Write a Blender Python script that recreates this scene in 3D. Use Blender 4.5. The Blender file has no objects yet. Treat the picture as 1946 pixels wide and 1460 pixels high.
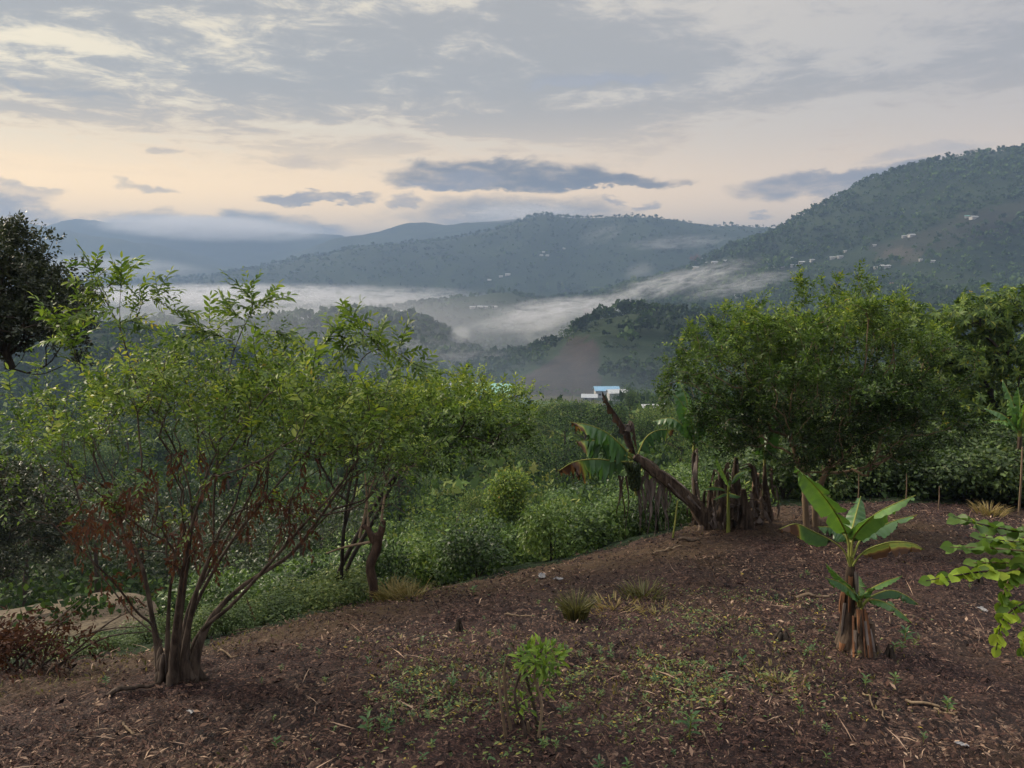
import bpy, math, random
import numpy as np
from mathutils import Vector, Matrix

# ------------------------------------------------------------------ scene, camera
SC = bpy.context.scene
COL = SC.collection
R = math.radians
F_PX, CX, CY, HOR = 1518.0, 973.0, 730.0, 500.0      # the photograph's own lens, in its pixels
PITCH = math.atan((CY - HOR) / F_PX)
CT, ST = math.cos(PITCH), math.sin(PITCH)

cam_d = bpy.data.cameras.new('camera')
cam_d.sensor_width = 36.0
cam_d.lens = 36.0 * F_PX / 1946.0
cam_d.clip_start = 0.05
cam_d.clip_end = 60000.0
cam = bpy.data.objects.new('camera', cam_d)
cam.location = (0, 0, 0)
cam.rotation_euler = (math.pi / 2 - PITCH, 0, 0)
COL.objects.link(cam)
SC.camera = cam

SC.view_settings.view_transform = 'Standard'
SC.view_settings.look = 'None'
SC.view_settings.exposure = 0.9
SC.view_settings.gamma = 1.0
SC.view_settings.use_curve_mapping = False
SC.render.engine = 'CYCLES'
SC.cycles.use_denoising = True
SC.cycles.denoiser = 'OPENIMAGEDENOISE'
SC.cycles.denoising_input_passes = 'RGB_ALBEDO_NORMAL'
SC.cycles.use_adaptive_sampling = True
SC.cycles.adaptive_threshold = 0.02
SC.cycles.max_bounces = 5
SC.cycles.diffuse_bounces = 2
SC.cycles.glossy_bounces = 2
SC.cycles.transmission_bounces = 3
SC.cycles.volume_bounces = 2
SC.cycles.volume_step_rate = 1.0
SC.cycles.volume_max_steps = 256
SC.cycles.sample_clamp_indirect = 4.0
SC.render.film_transparent = False

SUN_AZ, SUN_EL = R(-62), R(26)       # azimuth from the view axis (left is negative), elevation

# ------------------------------------------------------------------ node helpers
class NT:
    """short-hand for wiring a node tree"""
    def __init__(s, tree):
        s.t = tree; s.n = tree.nodes; s.l = tree.links
    def node(s, kind, **kw):
        n = s.n.new(kind)
        for k, v in kw.items(): setattr(n, k, v)
        return n
    def put(s, sock, v):
        if hasattr(v, 'links') or isinstance(v, bpy.types.NodeSocket): s.l.new(v, sock)
        else:
            if isinstance(v, (tuple, list)) and len(v) == 3 and sock.type == 'RGBA': v = (*v, 1.0)
            sock.default_value = v
    def math(s, op, a, b=None, c=None, clamp=False):
        n = s.node('ShaderNodeMath', operation=op, use_clamp=clamp)
        for i, v in enumerate((a, b, c)):
            if v is not None: s.put(n.inputs[i], v)
        return n.outputs[0]
    def vmath(s, op, a, b=None, scale=None):
        n = s.node('ShaderNodeVectorMath', operation=op)
        s.put(n.inputs[0], a)
        if b is not None: s.put(n.inputs[1], b)
        if scale is not None: s.put(n.inputs['Scale'], scale)
        return n.outputs[0]
    def mix(s, f, a, b, mode='MIX'):
        n = s.node('ShaderNodeMix', data_type='RGBA', blend_type=mode)
        s.put(n.inputs[0], f); s.put(n.inputs[6], a); s.put(n.inputs[7], b)
        return n.outputs[2]
    def noise(s, vec, scale, detail=4, rough=.55, dist=0.0, dims='3D'):
        n = s.node('ShaderNodeTexNoise', noise_dimensions=dims)
        if vec is not None: s.put(n.inputs['Vector'], vec)
        n.inputs['Scale'].default_value = scale; n.inputs['Detail'].default_value = detail
        n.inputs['Roughness'].default_value = rough; n.inputs['Distortion'].default_value = dist
        return n
    def ramp(s, v, a, b, lo=0., hi=1., smooth=True):
        n = s.node('ShaderNodeMapRange', interpolation_type='SMOOTHSTEP' if smooth else 'LINEAR')
        for i, x in enumerate((v, a, b, lo, hi)): s.put(n.inputs[i], x)
        return n.outputs[0]
    def comb(s, x, y, z):
        n = s.node('ShaderNodeCombineXYZ')
        for i, v in enumerate((x, y, z)): s.put(n.inputs[i], v)
        return n.outputs[0]

def pix_dir(px, py):
    dx = (px - CX) / F_PX; u = (CY - py) / F_PX
    v = Vector((dx, CT + u * ST, -ST + u * CT)); v.normalize()
    return v
def pix_ae(px, py):
    v = pix_dir(px, py)
    return math.atan2(v.x, v.y), math.asin(v.z)
def P(px, py, Y):
    """the point seen at pixel (px, py) that stands Y metres ahead"""
    v = pix_dir(px, py)
    return np.array(v) * (Y / v.y)

# ------------------------------------------------------------------ sky
W = bpy.data.worlds.new('World'); SC.world = W; W.use_nodes = True
W.cycles.sampling_method = 'MANUAL'; W.cycles.sample_map_resolution = 256
def build_world():
    t = NT(W.node_tree); t.n.clear()
    d = t.node('ShaderNodeTexCoord').outputs['Generated']
    sep = t.node('ShaderNodeSeparateXYZ'); t.put(sep.inputs[0], d)
    x, y, z = sep.outputs
    az = t.math('ARCTAN2', x, y); el = t.math('ARCSINE', z)
    # clear sky behind everything
    sky = t.node('ShaderNodeTexSky', sky_type='NISHITA')
    sky.sun_disc = False; sky.sun_elevation = SUN_EL; sky.sun_rotation = SUN_AZ
    sky.air_density = 1.4; sky.dust_density = 3.0; sky.altitude = 1500
    # how near the sun's side of the sky we look
    f = t.math('ADD', t.math('MULTIPLY', t.math('COSINE', t.math('SUBTRACT', az, R(-46))), .5), .5)
    f3 = t.math('POWER', f, 3.6)
    elp = t.math('MAXIMUM', el, 0.0)
    hor = t.mix(f3, (1.02, .80, .64), (2.05, 1.38, .62))
    high = t.mix(f3, (.445, .43, .44), (.49, .475, .435))
    g = t.ramp(elp, R(2.0), R(12.5))
    base = t.mix(g, hor, high)
    # the high cloud deck: noise on a plane above, so that it draws together towards the horizon
    zz = t.math('ADD', t.math('MAXIMUM', z, 0.0), 0.07)
    px = t.math('DIVIDE', x, zz); py = t.math('DIVIDE', y, zz)
    a = 0.62
    qx = t.math('ADD', t.math('MULTIPLY', px, math.cos(a)), t.math('MULTIPLY', py, math.sin(a)))
    qy = t.math('SUBTRACT', t.math('MULTIPLY', py, math.cos(a)), t.math('MULTIPLY', px, math.sin(a)))
    q = t.comb(t.math('MULTIPLY', qx, 1.0), t.math('MULTIPLY', qy, 1.05), 3.7)
    n1 = t.noise(q, 1.05, 6, .62, .35).outputs[0]
    n2 = t.noise(q, .33, 2, .5, .3).outputs[0]
    n3 = t.noise(q, 4.2, 5, .68, .5).outputs[0]
    dens = t.math('ADD', t.math('ADD', t.math('MULTIPLY', n1, .60), t.math('MULTIPLY', n2, .42)), t.math('MULTIPLY', n3, .34))
    gap = t.ramp(dens, .725, .615)                              # 1 where the deck is thin
    thick = t.ramp(dens, .655, .76)
    deck = t.ramp(elp, R(4.5), R(10.5))                       # the deck's lower rim
    con = t.math('ADD', t.math('MULTIPLY', t.math('POWER', f, 2.0), .95), .05)
    bright = t.mix(f3, (.62, .58, .57), (1.02, .88, .62))
    base = t.mix(t.math('MULTIPLY', t.math('MULTIPLY', gap, deck), t.math('MULTIPLY', con, 1.0)), base, bright)
    base = t.mix(t.math('MULTIPLY', t.math('MULTIPLY', thick, deck), t.math('MULTIPLY', con, .75)), base, (.36, .362, .362))
    # ragged edges for the single clouds
    e1 = t.noise(t.comb(t.math('MULTIPLY', az, 1.0), t.math('MULTIPLY', el, 2.6), 0.0), 11, 4, .62, .3)
    e2 = t.noise(t.comb(t.math('MULTIPLY', az, 1.0), t.math('MULTIPLY', el, 2.2), 5.0), 14, 4, .62, .3)
    azn = t.math('ADD', az, t.math('MULTIPLY', t.math('SUBTRACT', e1.outputs[0], .5), .14))
    eln = t.math('ADD', el, t.math('MULTIPLY', t.math('SUBTRACT', e2.outputs[0], .5), .046))
    body = t.ramp(t.noise(t.comb(az, t.math('MULTIPLY', el, 3.0), 9.0), 26, 4, .6, .4).outputs[0], .25, .6, .62, 1.0)
    def cloud(cur, px0, py0, w, hu, hd, col, op, tilt=0., soft=.5):
        a0, e0 = pix_ae(px0, py0)
        da = t.math('SUBTRACT', azn, a0)
        de = t.math('SUBTRACT', eln, e0)
        de = t.math('SUBTRACT', de, t.math('MULTIPLY', da, tilt))
        u = t.math('DIVIDE', da, w / F_PX)
        v = t.math('ADD', t.math('DIVIDE', t.math('MAXIMUM', de, 0.0), hu / F_PX),
                   t.math('DIVIDE', t.math('MAXIMUM', t.math('MULTIPLY', de, -1.0), 0.0), hd / F_PX))
        r2 = t.math('ADD', t.math('MULTIPLY', u, u), t.math('MULTIPLY', v, v))
        m = t.math('MULTIPLY', t.ramp(r2, 1.25, 1.25 - soft * 1.5), op)
        m = t.math('MULTIPLY', m, body)
        return t.mix(m, cur, col)
    blue = (.165, .182, .228)
    base = cloud(base, 980, 412, 250, 44, 20, (.36, .34, .345), .95, 0, .8)
    base = cloud(base, 420, 436, 260, 30, 30, (.36, .355, .37), .95, -.02, .7)
    base = cloud(base, 250, 428, 90, 16, 20, (.42, .40, .38), .8, 0, .9)
    base = cloud(base, 985, 345, 250, 42, 16, blue, .95, 0, .5)
    base = cloud(base, 1130, 347, 170, 24, 12, blue, .9, -.03, .5)
    base = cloud(base, 860, 352, 110, 18, 10, (.30, .30, .35), .75, .05, .8)
    base = cloud(base, 1600, 345, 175, 26, 34, (.27, .285, .345), .9, .06, .6)
    base = cloud(base, 1790, 330, 170, 26, 40, (.29, .305, .365), .85, .04, .8)
    base = cloud(base, 1760, 290, 110, 14, 12, (.40, .41, .46), .55, .03, .9)
    base = cloud(base, 595, 376, 110, 16, 13, (.31, .30, .33), .9, 0, .5)
    base = cloud(base, 290, 356, 70, 8, 8, (.48, .42, .37), .7, 0, .8)
    base = cloud(base, 1140, 152, 150, 13, 13, (.36, .38, .44), .75, .0, .9)
    base = cloud(base, 1080, 158, 120, 7, 7, (.42, .43, .47), .5, .03, .9)
    base = cloud(base, 5, 392, 95, 26, 30, (.29, .29, .33), .9, -.2, .8)
    base = cloud(base, 20, 352, 60, 14, 16, (.40, .37, .36), .7, -.3, .9)
    base = cloud(base, 765, 382, 40, 12, 9, (.42, .38, .38), .8, .1, .8)
    base = cloud(base, 1180, 385, 20, 9, 7, (.40, .37, .39), .8, 0, .8)
    base = cloud(base, 1232, 390, 26, 12, 9, (.38, .36, .39), .85, .3, .8)
    base = cloud(base, 1440, 412, 30, 6, 6, (.46, .42, .42), .7, 0, .8)
    base = cloud(base, 560, 310, 95, 14, 12, (.56, .46, .38), .6, -.1, 1.)
    base = cloud(base, 340, 289, 30, 8, 8, (.46, .40, .36), .7, .2, .8)
    base = cloud(base, 110, 170, 130, 7, 7, (.34, .36, .39), .6, -.1, .9)
    base = t.mix(.06, base, t.vmath('SCALE', sky.outputs[0], scale=.12))
    # what lies under the horizon, past the edge of the land
    base = t.mix(t.ramp(el, R(-1.0), R(-6.0)), base, (.07, .08, .07))
    # overcast sky, dimmed in view and boosted overhead beyond it to light the foreground
    lift = t.ramp(el, R(24), R(70), .60, 2.9)
    base = t.vmath('SCALE', base, scale=lift)
    bg = t.node('ShaderNodeBackground'); bg.inputs['Strength'].default_value = 0.1
    t.put(bg.inputs['Color'], t.vmath('SCALE', base, scale=10.0))
    out = t.node('ShaderNodeOutputWorld'); t.l.new(bg.outputs[0], out.inputs[0])
build_world()

sun_d = bpy.data.lights.new('sun', 'SUN')
sun_d.energy = 2.9; sun_d.angle = R(12); sun_d.color = (1.0, .86, .68)
sun = bpy.data.objects.new('sun', sun_d)
sv = Vector((math.sin(SUN_AZ) * math.cos(SUN_EL), math.cos(SUN_AZ) * math.cos(SUN_EL), math.sin(SUN_EL)))
sun.rotation_euler = sv.to_track_quat('Z', 'Y').to_euler()
COL.objects.link(sun)
# ------------------------------------------------------------------ numeric helpers
def hash2(ix, iy, seed):
    h = (ix.astype(np.int64) * 374761393 + iy.astype(np.int64) * 668265263 + seed * 974634211) & 0x7fffffff
    h = ((h ^ (h >> 13)) * 1274126177) & 0x7fffffff
    return ((h ^ (h >> 16)) & 0xffff) / 65535.0
def vnoise(x, y, seed=0):
    x = np.asarray(x, float); y = np.asarray(y, float)
    ix = np.floor(x); iy = np.floor(y); fx = x - ix; fy = y - iy
    fx = fx * fx * (3 - 2 * fx); fy = fy * fy * (3 - 2 * fy)
    a = hash2(ix, iy, seed); b = hash2(ix + 1, iy, seed); c = hash2(ix, iy + 1, seed); d = hash2(ix + 1, iy + 1, seed)
    return (a * (1 - fx) + b * fx) * (1 - fy) + (c * (1 - fx) + d * fx) * fy - .5
def fbm(x, y, seed=0, oct=4, gain=.5):
    s = 0.; a = 1.
    for i in range(oct):
        s = s + a * vnoise(x * 2 ** i, y * 2 ** i, seed + i * 17); a *= gain
    return s

# ------------------------------------------------------------------ the lie of the land
# For each of a row of distances, the picture height the ground has there across the view.
# (distance table, height table): (photo x, value) pairs
KN = [
 ([(0, 4.5)], [(0, 1460)]),
 ([(0, 6.1), (450, 6.2), (900, 6.5), (1946, 6.7)], [(0, 1300), (330, 1290), (600, 1275), (973, 1255), (1640, 1246), (1946, 1248)]),
 ([(0, 7.2), (380, 7.6), (600, 9.4), (720, 10.6), (900, 11.8), (1080, 12.6), (1230, 13.4), (1480, 16), (1946, 16.5)],
  [(-400, 1300), (0, 1283), (380, 1240), (600, 1172), (720, 1150), (900, 1103), (1080, 1062), (1230, 1022), (1350, 990), (1480, 962), (1700, 952), (1946, 965)]),
 ([(0, 24), (300, 24), (600, 18), (1300, 20), (1480, 24), (1946, 26)],
  [(0, 1158), (120, 1136), (200, 1122), (270, 1126), (340, 1180), (500, 1230), (720, 1180), (900, 1130), (1100, 1075), (1300, 1005), (1480, 925), (1700, 905), (1946, 905)]),
 ([(0, 48)], [(0, 1110), (300, 1100), (600, 1060), (900, 1010), (1100, 965), (1300, 930), (1500, 880), (1946, 870)]),
 ([(0, 100)], [(0, 960), (300, 945), (600, 900), (900, 860), (1100, 848), (1300, 830), (1600, 800), (1946, 790)]),
 ([(0, 200)], [(0, 815), (300, 810), (600, 795), (900, 780), (1100, 778), (1300, 770), (1946, 740)]),
 ([(0, 290)], [(0, 750), (400, 750), (700, 750), (900, 752), (1100, 750), (1300, 745), (1946, 710)]),
 ([(0, 340), (800, 360), (930, 320), (1000, 360), (1090, 400), (1946, 420)],
  [(0, 660), (150, 640), (240, 632), (330, 648), (420, 680), (520, 715), (700, 722), (880, 730), (960, 722), (1040, 668), (1085, 640), (1130, 612), (1200, 596), (1300, 600), (1400, 612), (1500, 612), (1946, 632)]),
 ([(0, 480)], [(0, 690), (300, 690), (600, 692), (800, 692), (930, 690), (1050, 670), (1100, 650), (1200, 630), (1300, 632), (1400, 630), (1600, 618), (1946, 600)]),
 ([(0, 650)], [(0, 600), (200, 605), (330, 610), (400, 622), (500, 612), (600, 612), (680, 606), (780, 604), (830, 616), (870, 645), (930, 668), (1000, 672), (1100, 655), (1250, 615), (1350, 600), (1400, 590), (1500, 580), (1600, 565), (1700, 548), (1946, 540)]),
 ([(0, 800)], [(0, 640), (500, 640), (800, 645), (900, 648), (1000, 640), (1100, 625), (1200, 592), (1300, 568), (1400, 543), (1500, 515), (1600, 490), (1700, 462), (1780, 436), (1860, 405), (1946, 390)]),
 ([(0, 1000), (1100, 1000), (1300, 1020)],
  [(0, 610), (400, 606), (500, 602), (600, 594), (700, 583), (800, 571), (880, 559), (950, 557), (990, 566), (1040, 574), (1100, 566), (1160, 553), (1250, 527), (1300, 510), (1400, 467), (1460, 441), (1590, 381), (1650, 346), (1750, 311), (1840, 293), (1946, 279), (2300, 250)]),
 ([(0, 1300)], [(0, 575), (800, 575), (1100, 560), (1200, 530), (1300, 520), (1400, 482), (1500, 440), (1650, 375), (1946, 310)]),
 ([(0, 1750)], [(0, 548), (300, 545), (400, 522), (500, 502), (560, 487), (700, 470), (800, 459), (900, 443), (960, 428), (1010, 410), (1040, 407), (1090, 414), (1150, 414), (1200, 410), (1240, 408), (1290, 416), (1340, 430), (1400, 436), (1460, 440), (1600, 440), (1946, 440)]),
 ([(0, 2100)], [(0, 528), (400, 518), (600, 498), (800, 470), (1000, 440), (1200, 432), (1946, 460)]),
 ([(0, 2500)], [(-500, 420), (0, 424), (43, 425), (90, 431), (144, 441), (300, 471), (447, 507), (520, 500), (600, 465), (640, 449), (690, 445), (730, 440), (770, 430), (860, 424), (960, 420), (1040, 418), (1200, 430), (1946, 450)]),
 ([(0, 2800)], [(0, 450), (200, 465), (400, 480), (600, 470), (800, 455), (1946, 470)]),
 ([(0, 3150)], [(-500, 440), (0, 436), (60, 434), (95, 426), (140, 417), (180, 420), (250, 424), (320, 421), (420, 432), (520, 440), (620, 448), (700, 455), (900, 460), (1946, 470)]),
 ([(0, 5000)], [(0, 485)]),
 ([(0, 9000)], [(0, 498)]),
]
KTAB = []
for dt, yt in KN:
    KTAB.append((np.array([a for a, _ in dt], float), np.array([b for _, b in dt], float),
                 np.array([a for a, _ in yt], float), np.array([b for _, b in yt], float)))
def knots(s):
    """s = X / Y, array (N,) -> distances (N, K) and heights (N, K)"""
    s = np.clip(np.asarray(s, float), -3, 3)
    D = []; Z = []
    for xd, vd, xy, vy in KTAB:
        px = CX + s * F_PX
        for _ in range(2):
            yy = np.interp(px, xy, vy)
            px = CX + s * F_PX * (CT + (CY - yy) / F_PX * ST)
        # soften the corners of the table a little
        yy = (np.interp(px - 14, xy, vy) + 2 * np.interp(px, xy, vy) + np.interp(px + 14, xy, vy)) / 4
        d = np.interp(px, xd, vd)
        u = (CY - yy) / F_PX
        D.append(d); Z.append(d * (-ST + u * CT) / (CT + u * ST))
    return np.stack(D, 1), np.stack(Z, 1)
def pchip(D, Z, q):
    h = np.diff(D, axis=1); dl = np.diff(Z, axis=1) / h
    m = np.zeros_like(Z)
    a, b = dl[:, :-1], dl[:, 1:]
    same = (a * b) > 0
    m[:, 1:-1] = np.where(same, 2 * a * b / np.where(same, a + b, 1), 0)
    m[:, 0] = dl[:, 0]; m[:, -1] = dl[:, -1]
    i = np.clip((D <= q[:, None]).sum(1) - 1, 0, D.shape[1] - 2)
    r = np.arange(len(q))
    hh = h[r, i]; t = np.clip((q - D[r, i]) / hh, 0, 1)
    z0, z1, m0, m1 = Z[r, i], Z[r, i + 1], m[r, i] * hh, m[r, i + 1] * hh
    t2 = t * t; t3 = t2 * t
    return (2 * t3 - 3 * t2 + 1) * z0 + (t3 - 2 * t2 + t) * m0 + (-2 * t3 + 3 * t2) * z1 + (t3 - t2) * m1, i
def relief(x, y, d):
    n = np.zeros_like(d)
    near = np.clip((20 - d) / 6, 0, 1)
    n += near * (.10 * fbm(x * .9, y * .9, 3, 4) + .05 * fbm(x * 4, y * 4, 8, 3) + .05 * fbm(x * 9, y * 9, 18, 3))
    mid = np.clip((d - 14) / 20, 0, 1) * np.clip((500 - d) / 200, 0, 1)
    n += mid * (1.0 * fbm(x * .06, y * .06, 21, 4))
    far = np.clip((d - 250) / 300, 0, 1)
    n += far * (10 * fbm(x / 140, y / 140, 31, 5, .55)) * np.clip(.4 + d / 2600, .5, 1.4)
    n -= far * np.clip((d - 520) / 200, 0, 1) * 22 * np.clip(.30 - np.abs(fbm(x / 210 + .35 * y / 210, y / 420, 61, 3)), 0, 1) ** 1.0 * np.clip(d / 900, 0, 1.2)
    vf = np.clip((d - 1150) / 900, 0, 1)
    n += vf * 13 * fbm(x / 380, y / 380, 41, 5, .55)
    return n
def ground(x, y, with_index=False):
    x = np.atleast_1d(np.asarray(x, float)); y = np.atleast_1d(np.asarray(y, float))
    yc = np.maximum(y, 4.5)
    D, Z = knots(x / np.maximum(y, 4.5))
    z, i = pchip(D, Z, yc)
    back = np.clip(4.5 - y, 0, 40)
    z = z + back * .20 * np.exp(-back / 12)
    z = z + relief(x, y, yc)
    return (z, i) if with_index else z
def rim(s):
    """distance of the plot's far rim along X / Y = s"""
    xd, vd, _, _ = KTAB[2]
    return float(np.interp(CX + s * F_PX * 1.0, xd, vd))
def gz(x, y): return float(ground(x, y)[0])
def on_ground(px, Y, dz=0.):
    """point of the ground Y metres ahead that projects to column px"""
    X = (px - CX) / F_PX * Y
    for _ in range(2):
        z = gz(X, Y)
        X = (px - CX) / F_PX * (Y * CT - z * ST)
    return np.array((X, Y, gz(X, Y) + dz))
def pix_of(p):
    p = np.asarray(p, float)
    dep = p[..., 1] * CT - p[..., 2] * ST
    return CX + F_PX * p[..., 0] / dep, CY - F_PX * (p[..., 1] * ST + p[..., 2] * CT) / dep

# ------------------------------------------------------------------ mesh helpers
def mesh_from(name, V, faces, tint=None, smooth=True):
    """faces: list of int arrays (n, k); tint: per-vertex value"""
    me = bpy.data.meshes.new(name)
    V = np.asarray(V, np.float32)
    faces = [np.asarray(f, np.int32) for f in faces if len(f)]
    me.vertices.add(len(V)); me.vertices.foreach_set('co', V.ravel())
    loops = np.concatenate([f.ravel() for f in faces])
    sizes = np.concatenate([np.full(len(f), f.shape[1], np.int32) for f in faces])
    me.loops.add(len(loops)); me.loops.foreach_set('vertex_index', loops)
    me.polygons.add(len(sizes))
    st = np.zeros(len(sizes), np.int32); st[1:] = np.cumsum(sizes)[:-1]
    me.polygons.foreach_set('loop_start', st)
    try: me.polygons.foreach_set('loop_total', sizes)
    except Exception: pass
    me.polygons.foreach_set('use_smooth', np.full(len(sizes), bool(smooth)))
    if tint is not None:
        for k, arr in (tint.items() if isinstance(tint, dict) else [('tint', tint)]):
            at = me.attributes.new(k, 'FLOAT', 'POINT'); at.data.foreach_set('value', np.asarray(arr, np.float32))
    me.update(calc_edges=True)
    return me
class MB:
    """collects pieces of one mesh"""
    def __init__(s): s.V = []; s.F = {}; s.T = []; s.n = 0
    def add(s, V, F, tint=0.):
        V = np.asarray(V, float).reshape(-1, 3); F = np.asarray(F, int)
        s.V.append(V); s.F.setdefault(F.shape[1], []).append(F + s.n)
        s.T.append(np.broadcast_to(np.asarray(tint, float), (len(V),))); s.n += len(V)
    def mesh(s, name, smooth=True):
        return mesh_from(name, np.concatenate(s.V), [np.concatenate(f) for f in s.F.values()], np.concatenate(s.T), smooth)
def link(name, me, mat, parent=None, loc=None, **props):
    if me is not None and mat is not None and not len(me.materials): me.materials.append(mat)
    o = bpy.data.objects.new(name, me); COL.objects.link(o)
    if parent is not None: o.parent = parent
    if loc is not None: o.location = loc
    for k, v in props.items(): o[k] = v
    return o
def thing(name, loc, label, cat, group=None, rz=0.):
    o = bpy.data.objects.new(name, None); COL.objects.link(o)
    o.location = loc; o.rotation_euler = (0, 0, rz); o.empty_display_size = .1
    o['label'] = label; o['category'] = cat
    if group: o['group'] = group
    return o
def rot_to(d, up=(0, 0, 1), roll=0.):
    """matrix whose X axis runs along d"""
    d = np.asarray(d, float); d = d / (np.linalg.norm(d) + 1e-9)
    u = np.asarray(up, float)
    s = np.cross(u, d); n = np.linalg.norm(s)
    if n < 1e-4: s = np.cross((1, 0, 0), d); n = np.linalg.norm(s)
    s /= n; w = np.cross(d, s)
    if roll: c, q = math.cos(roll), math.sin(roll); s, w = s * c + w * q, w * c - s * q
    return np.stack([d, s, w], 1)
def tube(mb, pts, rad, sides=6, tint=0., cap=True, rough=0., rng=None):
    pts = np.asarray(pts, float); n = len(pts); rad = np.broadcast_to(np.asarray(rad, float), (n,))
    tan = np.gradient(pts, axis=0); tan /= np.linalg.norm(tan, axis=1)[:, None] + 1e-9
    ref = np.array((.31, .2, .93)) if abs(tan[0][2]) < .8 else np.array((1., .2, 0))
    a = np.cross(tan, ref); a /= np.linalg.norm(a, axis=1)[:, None] + 1e-9
    b = np.cross(tan, a)
    th = np.arange(sides) * 2 * math.pi / sides
    rr = rad[:, None] * np.ones(sides)
    if rough and rng is not None:
        rr = rr * (1 + rough * (rng.random(sides) - .5)[None, :] + rough * .8 * (rng.random((n, sides)) - .5))
    V = pts[:, None, :] + rr[..., None] * (np.cos(th)[None, :, None] * a[:, None, :] + np.sin(th)[None, :, None] * b[:, None, :])
    i = np.arange(n - 1)[:, None] * sides; j = np.arange(sides)[None, :]; k = (j + 1) % sides
    F = np.stack([i + j, i + k, i + sides + k, i + sides + j], -1).reshape(-1, 4)
    mb.add(V.reshape(-1, 3), F, tint if np.ndim(tint) == 0 else np.repeat(np.asarray(tint), sides))
    if cap:
        e = V[-1]; mb.add(np.vstack([e, pts[-1]]), [(q, (q + 1) % sides, sides) for q in range(sides)], tint if np.ndim(tint) == 0 else tint[-1])
def bez(p0, p1, p2, n):
    t = np.linspace(0, 1, n)[:, None]
    return (1 - t) ** 2 * np.asarray(p0, float) + 2 * t * (1 - t) * np.asarray(p1, float) + t * t * np.asarray(p2, float)
def spline(pts, n):
    """Catmull-Rom through the points"""
    p = np.asarray(pts, float); m = len(p)
    q = np.vstack([2 * p[0] - p[1], p, 2 * p[-1] - p[-2]])
    t = np.linspace(0, m - 1, n); i = np.minimum(t.astype(int), m - 2); u = (t - i)[:, None]
    a, b, c, d = q[i], q[i + 1], q[i + 2], q[i + 3]
    return .5 * (2 * b + (c - a) * u + (2 * a - 5 * b + 4 * c - d) * u ** 2 + (3 * b - a - 3 * c + d) * u ** 3)

# ------------------------------------------------------------------ materials
def new_mat(name):
    m = bpy.data.materials.new(name); m.use_nodes = True
    t = NT(m.node_tree); t.n.clear()
    return m, t
def finish(t, shader):
    o = t.node('ShaderNodeOutputMaterial'); t.l.new(shader, o.inputs['Surface'])
def principled(t, color, rough=.8, spec=.3, normal=None):
    p = t.node('ShaderNodeBsdfPrincipled')
    t.put(p.inputs['Base Color'], color); t.put(p.inputs['Roughness'], rough)
    p.inputs['Specular IOR Level'].default_value = spec
    if normal is not None: t.l.new(normal, p.inputs['Normal'])
    return p.outputs[0]
def attr(t, name='tint'):
    n = t.node('ShaderNodeAttribute'); n.attribute_name = name
    return n.outputs['Fac']
def obj_rand(t): return t.node('ShaderNodeObjectInfo').outputs['Random']
def stops(t, v, cols):
    """colour ramp: [(pos, rgb)]"""
    n = t.node('ShaderNodeValToRGB'); e = n.color_ramp.elements
    while len(e) < len(cols): e.new(.5)
    for el, (p, c) in zip(e, cols): el.position = p; el.color = (*c, 1)
    t.put(n.inputs[0], v)
    return n.outputs[0]
def leaf_mat(name, cols, translucent=.35, rough=.5, spec=.35, vary=.35, shine=True):
    """tint attribute (leaf age) -> colour; each copy shifts a little"""
    m, t = new_mat(name)
    a = t.math('ADD', attr(t), t.math('MULTIPLY', t.math('SUBTRACT', obj_rand(t), .5), vary), clamp=True)
    c = stops(t, a, cols)
    p = principled(t, c, rough, spec)
    tr = t.node('ShaderNodeBsdfTranslucent'); t.put(tr.inputs[0], t.mix(1.0, c, (1.0, 1.0, .62), 'MULTIPLY'))
    mx = t.node('ShaderNodeMixShader'); mx.inputs[0].default_value = translucent
    t.l.new(p, mx.inputs[1]); t.l.new(tr.outputs[0], mx.inputs[2])
    finish(t, mx.outputs[0])
    return m
def bark_mat(name, a, b, scale=14., stretch=.25, bump=.6):
    m, t = new_mat(name)
    co = t.node('ShaderNodeTexCoord').outputs['Object']
    mp = t.node('ShaderNodeMapping'); mp.inputs['Scale'].default_value = (1, 1, stretch); t.l.new(co, mp.inputs[0])
    n = t.noise(mp.outputs[0], scale, 8, .65, .4).outputs[0]
    n2 = t.noise(co, scale * .2, 3).outputs[0]
    c = t.mix(t.ramp(n, .35, .68), a, b)
    c = t.mix(t.math('MULTIPLY', t.ramp(n2, .5, .72), .5), c, tuple(x * .55 for x in a))
    bu = t.node('ShaderNodeBump'); bu.inputs['Strength'].default_value = bump; bu.inputs['Distance'].default_value = .02
    t.l.new(n, bu.inputs['Height'])
    finish(t, principled(t, c, .9, .15, bu.outputs[0]))
    return m
def plain_mat(name, a, b=None, scale=6., rough=.8, spec=.25, bump=0.):
    m, t = new_mat(name)
    co = t.node('ShaderNodeTexCoord').outputs['Object']
    n = t.noise(co, scale, 6, .6).outputs[0]
    c = t.mix(t.ramp(n, .35, .7), a, b or tuple(x * .7 for x in a))
    nm = None
    if bump:
        bu = t.node('ShaderNodeBump'); bu.inputs['Strength'].default_value = bump; bu.inputs['Distance'].default_value = .03
        t.l.new(n, bu.inputs['Height']); nm = bu.outputs[0]
    finish(t, principled(t, c, rough, spec, nm))
    return m

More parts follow.
